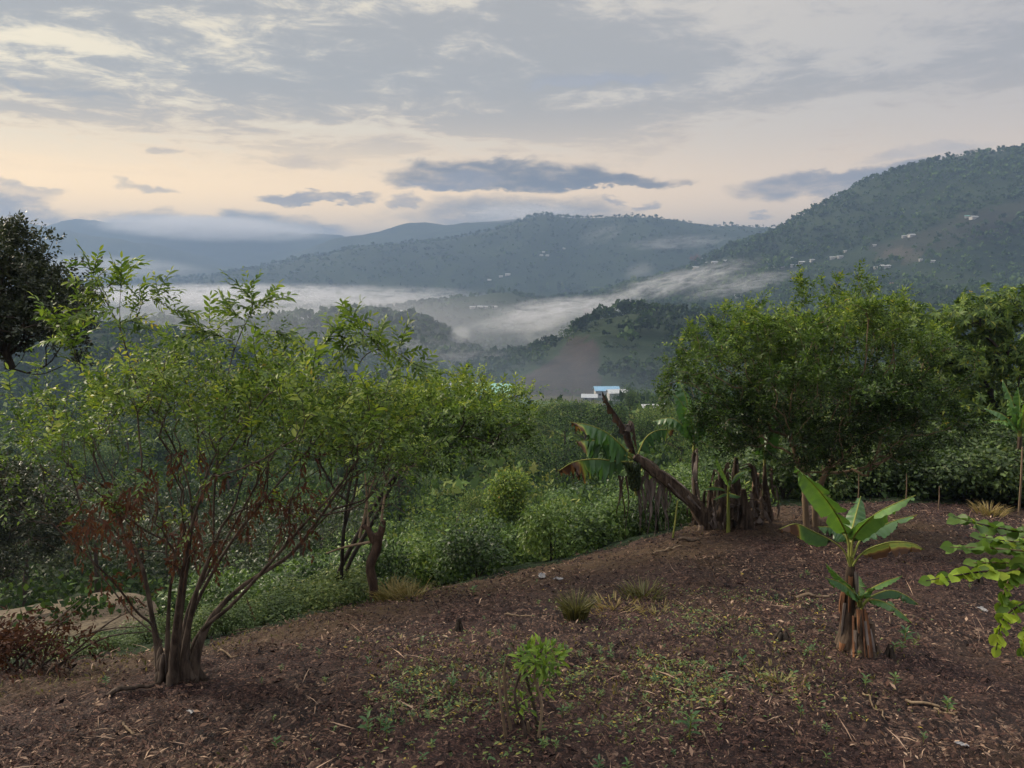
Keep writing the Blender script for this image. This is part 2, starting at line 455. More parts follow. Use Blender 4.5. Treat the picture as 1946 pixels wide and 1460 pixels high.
def soil_material():
    m, t = new_mat('mulched_soil')
    co = t.node('ShaderNodeTexCoord').outputs['Object']
    n1 = t.noise(co, .55, 5, .6).outputs[0]
    n2 = t.noise(co, 9, 8, .7, .3).outputs[0]
    n3 = t.noise(co, 45, 5, .7).outputs[0]
    c = t.mix(t.ramp(n2, .35, .7), (.010, .0065, .0065), (.030, .017, .0145))
    # the mulch: flakes of every brown packed together, their edges dark
    wob = t.node('ShaderNodeTexNoise'); t.put(wob.inputs['Vector'], co); wob.inputs['Scale'].default_value = 14; wob.inputs['Detail'].default_value = 3
    wv = t.vmath('ADD', co, t.vmath('SCALE', wob.outputs['Color'], scale=.10))
    vs = []
    for sc, st in ((46, (1., .45, 1.)), (80, (.5, 1., 1.))):
        v = t.node('ShaderNodeTexVoronoi'); t.put(v.inputs['Vector'], t.vmath('MULTIPLY', wv, st)); v.inputs['Scale'].default_value = sc; vs.append(v)
    sp = t.node('ShaderNodeSeparateXYZ'); t.put(sp.inputs[0], vs[0].outputs['Color'])
    sp2 = t.node('ShaderNodeSeparateXYZ'); t.put(sp2.inputs[0], vs[1].outputs['Color'])
    fl = stops(t, sp.outputs[0], [(0., (.006, .004, .004)), (.45, (.014, .0085, .008)), (.72, (.043, .0235, .019)), (.9, (.095, .058, .042)), (1., (.22, .152, .11))])
    fl2 = stops(t, sp2.outputs[1], [(0., (.008, .005, .005)), (.6, (.028, .0145, .0135)), (.9, (.09, .048, .038)), (1., (.20, .125, .09))])
    c = t.mix(.82, c, t.mix(t.ramp(n1, .42, .6), fl, fl2))
    edge = t.math('ADD', vs[0].outputs['Distance'], t.math('MULTIPLY', vs[1].outputs['Distance'], .5))
    dry = attr(t, 'dry')
    c = t.mix(t.math('MULTIPLY', dry, t.ramp(n2, .25, .6)), c, (.062, .040, .022))
    h = t.math('SUBTRACT', t.math('ADD', t.math('MULTIPLY', n2, .7), t.math('MULTIPLY', sp.outputs[2], .55)), t.math('MULTIPLY', edge, .35))
    bu = t.node('ShaderNodeBump'); bu.inputs['Strength'].default_value = .9; bu.inputs['Distance'].default_value = .035
    t.l.new(h, bu.inputs['Height'])
    finish(t, principled(t, c, .9, .2, bu.outputs[0]))
    return m
def land_material(name='green_land'):
    """green country: woods, plots of coffee, bare plots where the bare attribute says so"""
    m, t = new_mat(name)
    co = t.node('ShaderNodeTexCoord').outputs['Object']
    n0 = t.noise(co, .0035, 5, .6).outputs[0]
    n1 = t.noise(co, .02, 6, .6).outputs[0]
    n2 = t.noise(co, .16, 6, .65).outputs[0]
    n3 = t.noise(co, .9, 5, .65).outputs[0]
    c = t.mix(t.ramp(n1, .35, .65), (.010, .019, .009), (.020, .033, .012))
    c = t.mix(t.math('MULTIPLY', t.ramp(n0, .5, .66), .6), c, (.030, .042, .018))
    c = t.mix(t.math('MULTIPLY', t.ramp(n2, .52, .72), .6), c, (.02, .032, .014))
    c = t.mix(t.math('MULTIPLY', t.ramp(n3, .5, .75), .4), c, (.036, .046, .02))
    soil = t.mix(t.ramp(n2, .3, .7), (.024, .018, .017), (.040, .029, .026))
    soil = t.mix(t.math('MULTIPLY', t.ramp(n3, .55, .7), .6), soil, (.045, .055, .025))
    c = t.mix(attr(t, 'bare'), c, soil)
    sand = t.mix(t.ramp(n3, .3, .7), (.09, .07, .05), (.14, .11, .078))
    c = t.mix(attr(t, 'sand'), c, sand)
    gr = t.mix(t.ramp(n2, .3, .7), (.07, .12, .035), (.10, .15, .05))
    c = t.mix(attr(t, 'meadow'), c, gr)
    bu = t.node('ShaderNodeBump'); bu.inputs['Strength'].default_value = .8; bu.inputs['Distance'].default_value = 1.5
    t.l.new(t.math('ADD', n2, t.math('MULTIPLY', n3, .4)), bu.inputs['Height'])
    finish(t, principled(t, c, .95, .1, bu.outputs[0]))
    return m
M_SOIL = soil_material(); M_LAND = land_material()

# ------------------------------------------------------------------ land sheets
def inside(px, py, poly):
    poly = np.asarray(poly, float); r = np.zeros(px.shape, bool)
    j = len(poly) - 1
    for i in range(len(poly)):
        xi, yi = poly[i]; xj, yj = poly[j]
        c = ((yi > py) != (yj > py)) & (px < (xj - xi) * (py - yi) / (yj - yi + 1e-12) + xi)
        r ^= c; j = i
    return r
def build_land():
    sa = np.concatenate([np.linspace(-2.6, -.78, 26)[:-1], np.linspace(-.78, .78, 470), np.linspace(.78, 2.6, 26)[1:]])
    ya = np.concatenate([np.linspace(-17, 3.6, 16)[:-1], np.linspace(3.6, 19, 300)[:-1], np.geomspace(19, 9000, 400)])
    S, Y = np.meshgrid(sa, ya)
    apex = np.where(Y > 60, 0, 8.0 * np.clip((60 - Y) / 56, 0, 2.6))      # the fan opens behind the camera
    X = S * (Y + apex)
    x, y = X.ravel(), Y.ravel()
    z, idx = ground(x, y, True)
    z = np.where((x * x + y * y) < 2.0, np.minimum(z, -1.55), z)
    nr, nc = X.shape
    i = np.arange(nr - 1)[:, None] * nc + np.arange(nc - 1)[None, :]
    F = np.stack([i, i + 1, i + nc + 1, i + nc], -1).reshape(-1, 4)
    reg = np.minimum(idx[F[:, 0]], 19)
    V = np.stack([x, y, z], 1)
    px, py = pix_of(V)
    px = np.where(y > 2, px, -9999)
    dry = np.clip(1.6 * fbm(x * .45, y * .45, 77, 4) + .12 + .5 * np.exp(-((px - 1230) / 330) ** 2 - ((py - 1300) / 90) ** 2)
                  + .5 * np.exp(-((py - (1150 - (px - 720) * .25)) / 26) ** 2), 0, 1)
    bare = np.zeros(len(x)); sand = np.zeros(len(x)); meadow = np.zeros(len(x))
    nz = 12 * fbm(px / 30, py / 30, 5, 3)
    bare[inside(px, py, [(955, 740), (1040, 690), (1092, 650), (1136, 648), (1142, 735), (1120, 752), (1000, 752)]) & (y > 250) & (y < 460)] = .95
    bare[inside(px, py, [(1083, 640), (1120, 640), (1100, 655), (1050, 690)]) & (y > 250) & (y < 460)] = .8
    bare = np.maximum(bare, .45 * inside(px + nz, py + nz * .4, [(1630, 470), (1760, 440), (1830, 405), (1946, 380), (2200, 390), (2200, 470), (1946, 440), (1800, 470), (1700, 490)]) * ((y > 560) & (y < 900)))
    sand = np.maximum(sand, .35 * inside(px + nz, py + nz * .4, [(1660, 492), (1700, 468), (1760, 478), (1740, 500)]) * ((y > 560) & (y < 900)))
    sand = np.maximum(sand, np.clip(1.2 - np.abs(py - 1170 + .15 * (px - 100)) / 70, 0, 1) * ((px < 420) & (y > 11) & (y < 34)))
    sand[inside(px, py, [(1010, 752), (1090, 752), (1150, 765), (1140, 785), (1110, 770), (1010, 760)]) & (y > 180) & (y < 330)] = .45
    meadow[inside(px + nz, py, [(985, 758), (1120, 768), (1100, 790), (980, 790)]) & (y > 150) & (y < 330)] = .8
    meadow[inside(px + nz, py, [(1010, 795), (1060, 795), (1050, 812), (1005, 812)]) & (y > 100) & (y < 330)] = .9
    # split the sheet into the pieces of country it shows
    parts = [('ground', 0, 2, M_SOIL), ('slope', 2, 7, M_LAND), ('valley_land', 7, 8, M_LAND), ('near_hill', 8, 10, M_LAND),
             ('hills', 10, 13, M_LAND), ('mountain_ridge', 13, 15, M_LAND), ('far_mountains', 15, 20, M_LAND)]
    for nm, a, b, mat in parts:
        fs = F[(reg >= a) & (reg < b)]
        us, inv = np.unique(fs, return_inverse=True)
        me = mesh_from(nm, V[us], [inv.reshape(-1, 4)], {'dry': dry[us], 'bare': bare[us], 'sand': sand[us], 'meadow': meadow[us]})
        link(nm, me, mat, kind='structure')
build_land()
# ------------------------------------------------------------------ plants: leaves, sprays, trees
def nrm(v): return v / (np.linalg.norm(v, axis=-1, keepdims=True) + 1e-9)
LEAF5 = (np.array([(0, 0, 0), (.5, 0, -.03), (1, 0, -.16), (.45, .26, .05), (.45, -.26, .05)]), np.array([(0, 4, 1), (1, 4, 2), (0, 1, 3), (1, 2, 3)]))
LEAF4 = (np.array([(0, 0, 0), (.45, -.27, .04), (1, 0, -.08), (.45, .27, .04)]), np.array([(0, 1, 2, 3)]))
LEAF7 = (np.array([(0, 0, 0), (.33, 0, -.02), (.7, 0, -.06), (1, 0, -.17), (.25, .20, .03), (.66, .20, .0), (.25, -.20, .03), (.66, -.20, .0)]),
         np.array([(0, 6, 1, 1), (6, 7, 2, 1), (7, 3, 2, 2), (0, 1, 4, 4), (1, 2, 5, 4), (2, 3, 5, 5)]))
LEAF7 = (LEAF7[0], np.array([(0, 6, 1), (6, 7, 1), (7, 2, 1), (7, 3, 2), (0, 1, 4), (1, 5, 4), (1, 2, 5), (2, 3, 5)]))
def put_leaves(mb, pos, d, up, size, width, tint, tpl=LEAF5):
    V, F = tpl
    d = nrm(d); s = nrm(np.cross(up, d)); w = np.cross(d, s)
    size = np.broadcast_to(size, (len(pos),)); width = np.broadcast_to(width, (len(pos),))
    P_ = (pos[:, None, :] + size[:, None, None] * (V[None, :, 0, None] * d[:, None, :] + V[None, :, 2, None] * w[:, None, :])
          + (size * width)[:, None, None] * 2 * V[None, :, 1, None] * s[:, None, :])
    n, k = len(pos), len(V)
    FF = (F[None] + (np.arange(n) * k)[:, None, None]).reshape(-1, F.shape[1])
    mb.add(P_.reshape(-1, 3), FF, np.repeat(np.broadcast_to(tint, (n,)), k))
def put_sprays(mb, org, d, L, k, leaf, width, tint, rng, droop=.15, spread=.9, tpl=LEAF5, twig=None, jit=.35, tip_light=.25, flat=.5):
    """feathered twigs: k leaves each side by side along the twig and one at its tip"""
    S = len(org); d = nrm(np.asarray(d, float)); L = np.broadcast_to(L, (S,)); tint = np.broadcast_to(tint, (S,))
    up = nrm(np.array((0, 0, 1.)) * flat + (1 - flat) * rng.normal(size=(S, 3)) * .6 + 1e-3)
    side = nrm(np.cross(d, up)); w = np.cross(side, d)
    if twig is not None:
        for q in range(S): tube(twig, [org[q], org[q] + d[q] * L[q] * .95], [.004 * twig.k, .0015 * twig.k], 3, cap=False)
    for j in range(k + 1):
        t = (j + .6) / (k + .6); sg = 1 if j % 2 else -1
        pos = org + d * (L * t)[:, None] - np.array((0, 0, 1.)) * (droop * L * t * t)[:, None] * .5
        if j == k: ld = d + rng.normal(size=(S, 3)) * .15
        else: ld = d * math.cos(spread) + side * (sg * math.sin(spread)) + rng.normal(size=(S, 3)) * jit * .6 + w * .12
        ld[:, 2] -= droop
        uu = w + rng.normal(size=(S, 3)) * jit
        sz = leaf * (.72 + .5 * rng.random(S)) * (1.0 if j < k else .85)
        put_leaves(mb, pos, ld, uu, sz, width, np.clip(tint + rng.normal(size=S) * .10 + tip_light * max(0, t - .55), 0, 1), tpl)

class Skeleton:
    """branches grown from stems towards points of the crown"""
    def __init__(s): s.pos = []; s.par = []
    def node(s, p, par): s.pos.append(np.asarray(p, float)); s.par.append(par); return len(s.pos) - 1
    def stem(s, pts, par=-1, n=None):
        pts = np.asarray(pts, float); c = spline(pts, n or max(4, len(pts) * 4)); i = par
        if par >= 0: c = c[1:]
        for p in c: i = s.node(p, i)
        return i
    def nearest(s, p):
        return int(np.argmin(np.linalg.norm(np.array(s.pos) - p, axis=1)))
    def grow(s, targets, base, rng, path_w=.35, bow=.1, jit=.05, segs=4, lift=.25):
        order = np.argsort(np.linalg.norm(targets - base, axis=1) * (1 + .25 * rng.random(len(targets))))
        N0 = len(s.pos); cap = N0 + len(targets) * segs + 4
        A = np.zeros((cap, 3)); A[:N0] = s.pos; ln = np.zeros(cap)
        for i in range(N0):
            if s.par[i] >= 0: ln[i] = ln[s.par[i]] + np.linalg.norm(A[i] - A[s.par[i]])
        n = N0; tips = []
        for ti in order:
            t = targets[ti]
            dv = t - A[:n]; dist = np.linalg.norm(dv, axis=1)
            cost = dist + path_w * ln[:n] - lift * dv[:, 2]
            j = int(np.argmin(cost)); L = dist[j]
            pj = s.par[j]; pd = nrm(A[j] - A[pj]) if pj >= 0 else np.array((0, 0, 1.))
            c = A[j] + pd * L * .38 + np.array((0, 0, bow * L))
            k = segs if L > .25 else 2
            pts = bez(A[j], c, t, k + 1)[1:]
            pts[:-1] += rng.normal(size=(len(pts) - 1, 3)) * jit * L
            prev = j
            for p in pts:
                A[n] = p; s.pos.append(p.copy()); s.par.append(prev); ln[n] = ln[prev] + np.linalg.norm(p - A[prev]); prev = n; n += 1
            tips.append(prev)
        return tips
    def radii(s, tip=.004, power=2.3):
        n = len(s.pos); r = np.zeros(n); kids = [[] for _ in range(n)]
        for i, p in enumerate(s.par):
            if p >= 0: kids[p].append(i)
        for i in range(n - 1, -1, -1):
            r[i] = (sum(r[k] ** power for k in kids[i])) ** (1 / power) if kids[i] else tip
        s.r, s.kids = r, kids
        return r
    def chains(s):
        out = []; stack = [(i, -1) for i, p in enumerate(s.par) if p < 0]
        while stack:
            i, frm = stack.pop(); ch = [] if frm < 0 else [frm]; ci = len(out); out.append(None)
            src = frm
            while True:
                ch.append(i); ks = s.kids[i]
                if not ks: break
                b = max(ks, key=lambda k: s.r[k])
                for k in ks:
                    if k != b: stack.append((k, i))
                i = b
            out[ci] = (ch, src)
        return out
    def wood(s, base, parent, mat, limb_r, sides=6, scale=1.0, flare=0., rmax=1e9, rng=None, rmin=0.0, flen=.18):
        """the trunk mesh and one mesh for every larger limb with what grows on it"""
        ch = s.chains(); owner = {}; MBs = {}
        pos = np.array(s.pos) - base
        for ci, (c, src) in enumerate(ch):
            if src < 0: key = 'trunk'
            else:
                k0 = owner[src]
                key = k0
                if k0 == 'trunk' and s.r[c[1]] * scale > limb_r: key = ci
            for i in c[(0 if src < 0 else 1):]: owner[i] = key
            rad = np.minimum(np.array([s.r[i] for i in c]) * scale, rmax)
            if src >= 0: rad[0] = rad[1]
            if rad.max() < rmin: continue
            if flare and src < 0:
                h = np.linalg.norm(pos[c] - pos[c[0]], axis=1); rad = rad * (1 + flare * np.exp(-h / flen))
            sd = sides if rad[0] > .012 else (4 if rad[0] > .006 else 3)
            tube(MBs.setdefault(key, MB()), pos[c], rad, sd if sd < sides else sides + (4 if rad[0] > .04 else 0), rough=.25 if rad[0] > .02 else 0, rng=rng or np.random.default_rng(1))
        for key, mb in MBs.items():
            nm = 'trunk' if key == 'trunk' else 'limb'
            link(nm, mb.mesh(nm), mat, parent)
def cloud_pts(rng, blobs, n, Yc, Yd, clusters=0, sig=26.):
    """points in a union of picture ellipses (px, py, rx, ry[, weight]) around the distance Yc"""
    w = np.array([b[4] if len(b) > 4 else b[2] * b[3] for b in blobs], float); w /= w.sum()
    if clusters:
        C = cloud_pts(rng, blobs, clusters, Yc, Yd); s = sig / F_PX * Yc
        return C[rng.integers(clusters, size=n)] + rng.normal(size=(n, 3)) * s * np.array((1.15, 1.15, .6))
    out = []
    for b, k in zip(blobs, rng.multinomial(n, w)):
        v = nrm(rng.normal(size=(k, 3))) * (rng.random((k, 1)) ** (1 / 2.4))
        for q in v: out.append(P(b[0] + q[0] * b[2], b[1] + q[1] * b[3], Yc + q[2] * Yd + (b[5] if len(b) > 5 else 0)))
    return np.array(out)
def crown_leaves(mb, rng, lobes, n, leaf, width, tint=.4, tpl=LEAF4, out=.7, vary=.16, droop=.1, skin=.45):
    """leaves spread through the outer part of a set of lobes (cx, cy, cz, rx, ry, rz)"""
    lobes = np.asarray(lobes, float)
    w = (lobes[:, 3] * lobes[:, 4] * lobes[:, 5]) ** (2 / 3); w /= w.sum()
    li = rng.choice(len(lobes), n, p=w); L = lobes[li]
    v = nrm(rng.normal(size=(n, 3))); r = (1 - skin * rng.random(n) ** 1.3)[:, None]
    bump = 1 + .22 * np.sin(v[:, :1] * 7 + li[:, None]) * np.cos(v[:, 1:2] * 6 + li[:, None] * 2)
    pos = L[:, :3] + v * L[:, 3:6] * r * bump
    d = v * out + rng.normal(size=(n, 3)) * .6; d[:, 2] -= droop
    up = v + rng.normal(size=(n, 3)) * .5 + np.array((0, 0, .5))
    lt = rng.normal(size=len(lobes))[li] * .06
    put_leaves(mb, pos, d, up, leaf * (.6 + .7 * rng.random(n)), width, np.clip(tint + lt + rng.normal(size=n) * vary, 0, 1), tpl)

GREENS = [(0., (.012, .028, .008)), (.35, (.034, .062, .014)), (.62, (.085, .125, .024)), (.85, (.19, .20, .035)), (1., (.26, .16, .03))]
M_LEAF_OLIVE = leaf_mat('olive_leaf', [(0., (.012, .028, .007)), (.3, (.048, .095, .016)), (.55, (.125, .20, .03)), (.82, (.29, .35, .05)), (1., (.34, .22, .03))], .42, vary=0.1)
M_LEAF_DARK = leaf_mat('dark_leaf', [(0., (.008, .014, .008)), (.5, (.022, .032, .015)), (1., (.06, .075, .03))], .25, vary=.1)
M_LEAF_BRIGHT = leaf_mat('bright_leaf', [(0., (.03, .07, .012)), (.4, (.09, .17, .022)), (.75, (.22, .33, .035)), (1., (.42, .46, .05))], .42, vary=.15)
M_LEAF_COFFEE = leaf_mat('coffee_leaf', [(0., (.012, .028, .010)), (.4, (.058, .105, .028)), (.7, (.13, .21, .045)), (1., (.22, .27, .07))], .32, rough=.45, spec=.28, vary=.5)
M_LEAF_VALLEY = leaf_mat('valley_leaf', [(0., (.010, .020, .009)), (.4, (.038, .072, .018)), (.7, (.09, .15, .03)), (1., (.19, .21, .055))], .28, spec=.15, rough=.7, vary=.6)
M_LEAF_DEAD = leaf_mat('dead_leaf', [(0., (.03, .015, .011)), (.5, (.075, .033, .022)), (1., (.12, .065, .038))], .3, rough=.8, spec=.15, vary=.2)
M_BARK = bark_mat('grey_brown_bark', (.030, .022, .017), (.105, .080, .062), 18, .2)
M_BARK_RED = bark_mat('reddish_bark', (.028, .017, .012), (.085, .054, .038), 16, .25)
M_BARK_DARK = bark_mat('dark_bark', (.02, .016, .013), (.055, .045, .036), 12, .3)
M_BARK_PALE = bark_mat('pale_bark', (.12, .085, .055), (.22, .165, .11), 9, .2)
# ------------------------------------------------------------------ the country behind: trees and houses far off
YS = np.concatenate([np.geomspace(16, 420, 240), np.geomspace(425, 3300, 420)])
def hit(px, py, y0=15., y1=3300.):
    """where the sight line through a pixel meets the land (between two distances)"""
    v = np.array(pix_dir(px, py)); ys = YS[(YS >= y0) & (YS <= y1)]
    pts = v[None] * (ys / v[1])[:, None]
    g = ground(pts[:, 0], pts[:, 1]); df = (pts[:, 2] - g)
    c = np.where(df < 0)[0]
    i = c[0] if len(c) else int(np.argmin(df / ys))
    return np.array((pts[i, 0], pts[i, 1], g[i]))
RNG = np.random.default_rng(11)
# --- crowns for the far trees, shared between copies
def lobes_for(kind, rng):
    if kind == 'round':
        return [(rng.normal() * .22, rng.normal() * .22, .62 + rng.normal() * .10, .30, .30, .26) for _ in range(7)]
    if kind == 'umbrella':
        return [(math.cos(a) * r, math.sin(a) * r, .80 + rng.normal() * .05, .30, .30, .09) for a, r in zip(np.arange(9) * 2.4, rng.random(9) * .62)]
    if kind == 'tall':
        return [(rng.normal() * .06, rng.normal() * .06, .32 + .09 * i, .20 - .012 * i, .20 - .012 * i, .12) for i in range(7)]
    if kind == 'eucalypt':
        return [(rng.normal() * .10, rng.normal() * .10, .55 + .08 * i, .16, .16, .10) for i in range(5)]
    return [(rng.normal() * .25, rng.normal() * .25, .4 + rng.normal() * .1, .4, .4, .32) for _ in range(6)]
TREE_KINDS = {}
def far_tree_meshes(kind, nleaf, leaf, seed, trunk_h):
    rng = np.random.default_rng(seed)
    mb = MB(); crown_leaves(mb, rng, lobes_for(kind, rng), nleaf, leaf, .5, .42, LEAF4, .5, .2)
    tr = MB(); lean = rng.normal(size=2) * .03
    tube(tr, [(0, 0, -.04), (lean[0], lean[1], trunk_h * .5), (lean[0] * 2, lean[1] * 2, trunk_h)], [.026, .018, .009], 5, cap=False)
    for _ in range(5):
        a = rng.random() * 6.28; h = trunk_h * (.55 + .4 * rng.random())
        tube(tr, bez((lean[0], lean[1], h), (math.cos(a) * .12, math.sin(a) * .12, h + .05), (math.cos(a) * .3, math.sin(a) * .3, h + .16), 5), np.linspace(.010, .004, 5), 3, cap=False)
    return mb.mesh('crown'), tr.mesh('trunk')
for kind, th in (('round', .6), ('umbrella', .78), ('tall', .8), ('eucalypt', .85), ('bush', .3)):
    TREE_KINDS[kind] = [far_tree_meshes(kind, 420, .085, 100 + i * 7 + len(kind), th) for i in range(3)]
FINE_KINDS = {}
for kind, th in (('round', .6), ('umbrella', .78), ('tall', .8), ('bush', .3)):
    FINE_KINDS[kind] = [far_tree_meshes(kind, 2200, .040, 300 + i * 5 + len(kind), th) for i in range(3)]
def far_tree(name, p, h, kind, label, group=None, wide=1., mat=None, fine=False):
    cr, tr = (FINE_KINDS if fine and kind in FINE_KINDS else TREE_KINDS)[kind][RNG.integers(3)]
    t = thing(name, tuple(p), label, 'tree', group, rz=RNG.random() * 6.28)
    c = link('crown', cr, M_LEAF_VALLEY, t); k = link('trunk', tr, M_BARK, t)
    if mat is not None:
        c.material_slots[0].link = 'OBJECT'; c.material_slots[0].material = mat
    for o in (c, k): o.scale = (h * wide, h * wide, h)
    return t
# --- trees that stand out against the mist and on the ridges: (photo x of the foot, y of the foot, height in photo px, kind, width, label)
M_LEAF_FLAME = leaf_mat('flame_leaf', [(0., (.05, .02, .015)), (.5, (.13, .035, .025)), (1., (.2, .06, .04))], .25)
SINGLE = [
 (1198, 592, 40, 'umbrella', .95, 'tall spreading umbrella tree on top of the ploughed hill'),
 (1150, 602, 26, 'umbrella', 1.3, 'flat dark umbrella tree left of the tallest one on the ploughed hill'),
 (1117, 606, 22, 'round', .9, 'small reddish tree at the left end of the hilltop trees'),
 (1222, 600, 26, 'round', .9, 'low round tree right of the tall umbrella tree'),
 (1077, 660, 38, 'round', .75, 'lone round dark tree at the top corner of the ploughed field'),
 (1062, 556, 22, 'tall', .8, 'slim tree in the middle of the ridge row above the fog'),
 (1069, 556, 20, 'tall', .8, 'second slim tree of the ridge row above the fog'),
 (1075, 557, 26, 'tall', .8, 'tallest slim tree of the ridge row above the fog'),
 (1082, 556, 18, 'tall', .9, 'slim tree at the right of the ridge row above the fog'),
 (1100, 560, 20, 'round', 1.1, 'broad dark tree at the right end of the ridge row above the fog'),
 (1026, 556, 14, 'round', 1., 'small round tree left in the ridge row above the fog'),
 (1041, 556, 16, 'tall', 1., 'small pointed tree left of the slim trees on the foggy ridge'),
 (1131, 558, 14, 'umbrella', 1.1, 'flat-topped tree between the ridge row and the mountain spur'),
 (1146, 560, 14, 'round', 1., 'small dome-shaped tree beside the flat-topped one in the fog'),
 (1185, 560, 26, 'round', .8, 'dark tree at the low left end of the mountain spur'),
 (1203, 556, 30, 'round', .75, 'taller dark tree at the left end of the mountain spur'),
 (1270, 560, 22, 'umbrella', 1.6, 'long flat band of tree crown between the two fog streaks'),
 (1342, 572, 36, 'round', .85, 'large dark tree standing between the fog streaks'),
 (1406, 556, 26, 'round', .8, 'lone round tree at the end of the lower fog streak'),
 (1321, 580, 22, 'tall', 1., 'small tree just below the fog left of the large dark one'),
 (1362, 582, 18, 'round', 1., 'bushy tree just below the lower fog streak'),
 (1321, 502, 18, 'round', 1., 'reddish tree by the first houses above the fog'),
 (1403, 468, 20, 'tall', .9, 'dark conifer on the skyline at the mountain foot'),
 (1361, 478, 14, 'tall', .7, 'small slim tree on the spur against the blue mountain'),
 (874, 560, 20, 'tall', .7, 'lone tower-like tree on the bald middle hill'),
 (929, 556, 10, 'tall', 1., 'first small tree right of the bald middle hill'),
 (937, 556, 10, 'round', .9, 'second small tree right of the bald middle hill'),
 (944, 556, 15, 'tall', .9, 'third and tallest small tree right of the bald middle hill'),
 (951, 558, 14, 'round', .9, 'fourth small tree right of the bald middle hill'),
 (957, 560, 12, 'tall', 1., 'last small tree right of the bald middle hill'),
 (812, 570, 10, 'umbrella', 1.2, 'small flat tree on the ridge left of the bald hill'),
 (795, 571, 8, 'round', .8, 'tiny round tree on the ridge left of the bald hill'),
 (776, 573, 8, 'round', 1., 'tiny tree at the left of the ridge before the bald hill'),
 (644, 573, 17, 'umbrella', .9, 'lone umbrella tree rising out of the valley fog'),
 (689, 587, 12, 'round', 1.1, 'rounded tree on the low ridge in front of the fog'),
 (631, 600, 20, 'umbrella', 1., 'spreading tree at the left end of the low wooded ridge'),
 (491, 606, 34, 'eucalypt', .8, 'tallest tree on the rise behind the big left shrub'),
 (376, 608, 26, 'round', .7, 'domed tree on the rise behind the left shrub shoots'),
 (390, 610, 24, 'tall', .8, 'pointed tree beside the domed tree on the rise'),
 (406, 608, 24, 'round', .7, 'second domed tree on the rise behind the left shrub'),
 (354, 608, 20, 'umbrella', .9, 'flat tree left of the domed trees on the rise'),
 (330, 612, 16, 'round', 1., 'low tree at the left end of the trees on the rise'),
 (430, 614, 20, 'round', 1., 'low dark tree between the domed trees and the tallest tree'),
 (518, 604, 12, 'round', 1., 'small tree right of the tallest tree on the rise'),
 (536, 604, 13, 'tall', .9, 'small pointed tree at the right end of the rise'),
 (262, 640, 28, 'round', .8, 'light green tree in the grove behind the long shoot'),
 (285, 638, 24, 'umbrella', .8, 'feathery tree in the grove behind the long shoot'),
 (785, 606, 22, 'tall', .9, 'conifer at the top of the dark wooded hill'),
 (800, 606, 20, 'tall', .9, 'second conifer at the top of the dark wooded hill'),
 (812, 610, 20, 'tall', .9, 'rightmost conifer at the top of the dark wooded hill'),
 (770, 604, 16, 'tall', .9, 'leftmost conifer at the top of the dark wooded hill'),
 (845, 642, 20, 'umbrella', 1., 'flat tree on the falling edge of the dark wooded hill'),
 (1845, 296, 12, 'round', .9, 'round tree on the skyline near the mountain top'),
 (1752, 314, 10, 'umbrella', 1.2, 'flat-topped tree on the mountain skyline'),
 (1622, 372, 8, 'round', 1., 'small tree on the mountain skyline at its steepest'),
 (1190, 770, 44, 'round', .62, 'round-headed palm-like tree by the blue roofed house'),
 (1168, 772, 26, 'round', .8, 'smaller round tree left of the blue roofed house trees'),
 (1228, 776, 40, 'round', .7, 'round tree in front of the pale roof beside the banana leaves'),
]
for px, py, hp, kind, wide, lab in SINGLE:
    p = hit(px, py, 180 if py < 700 else 90)
    if 'ridge row' in lab or 'spur' in lab: p = hit(px, py, 640)
    h = hp / F_PX * p[1] * 1.05
    p[2] -= h * .03
    far_tree('ridge_tree' if py < 700 else 'valley_tree', p, h, kind, lab, 'single trees standing out in the hazy valley', wide, M_LEAF_FLAME if 'reddish' in lab else None)

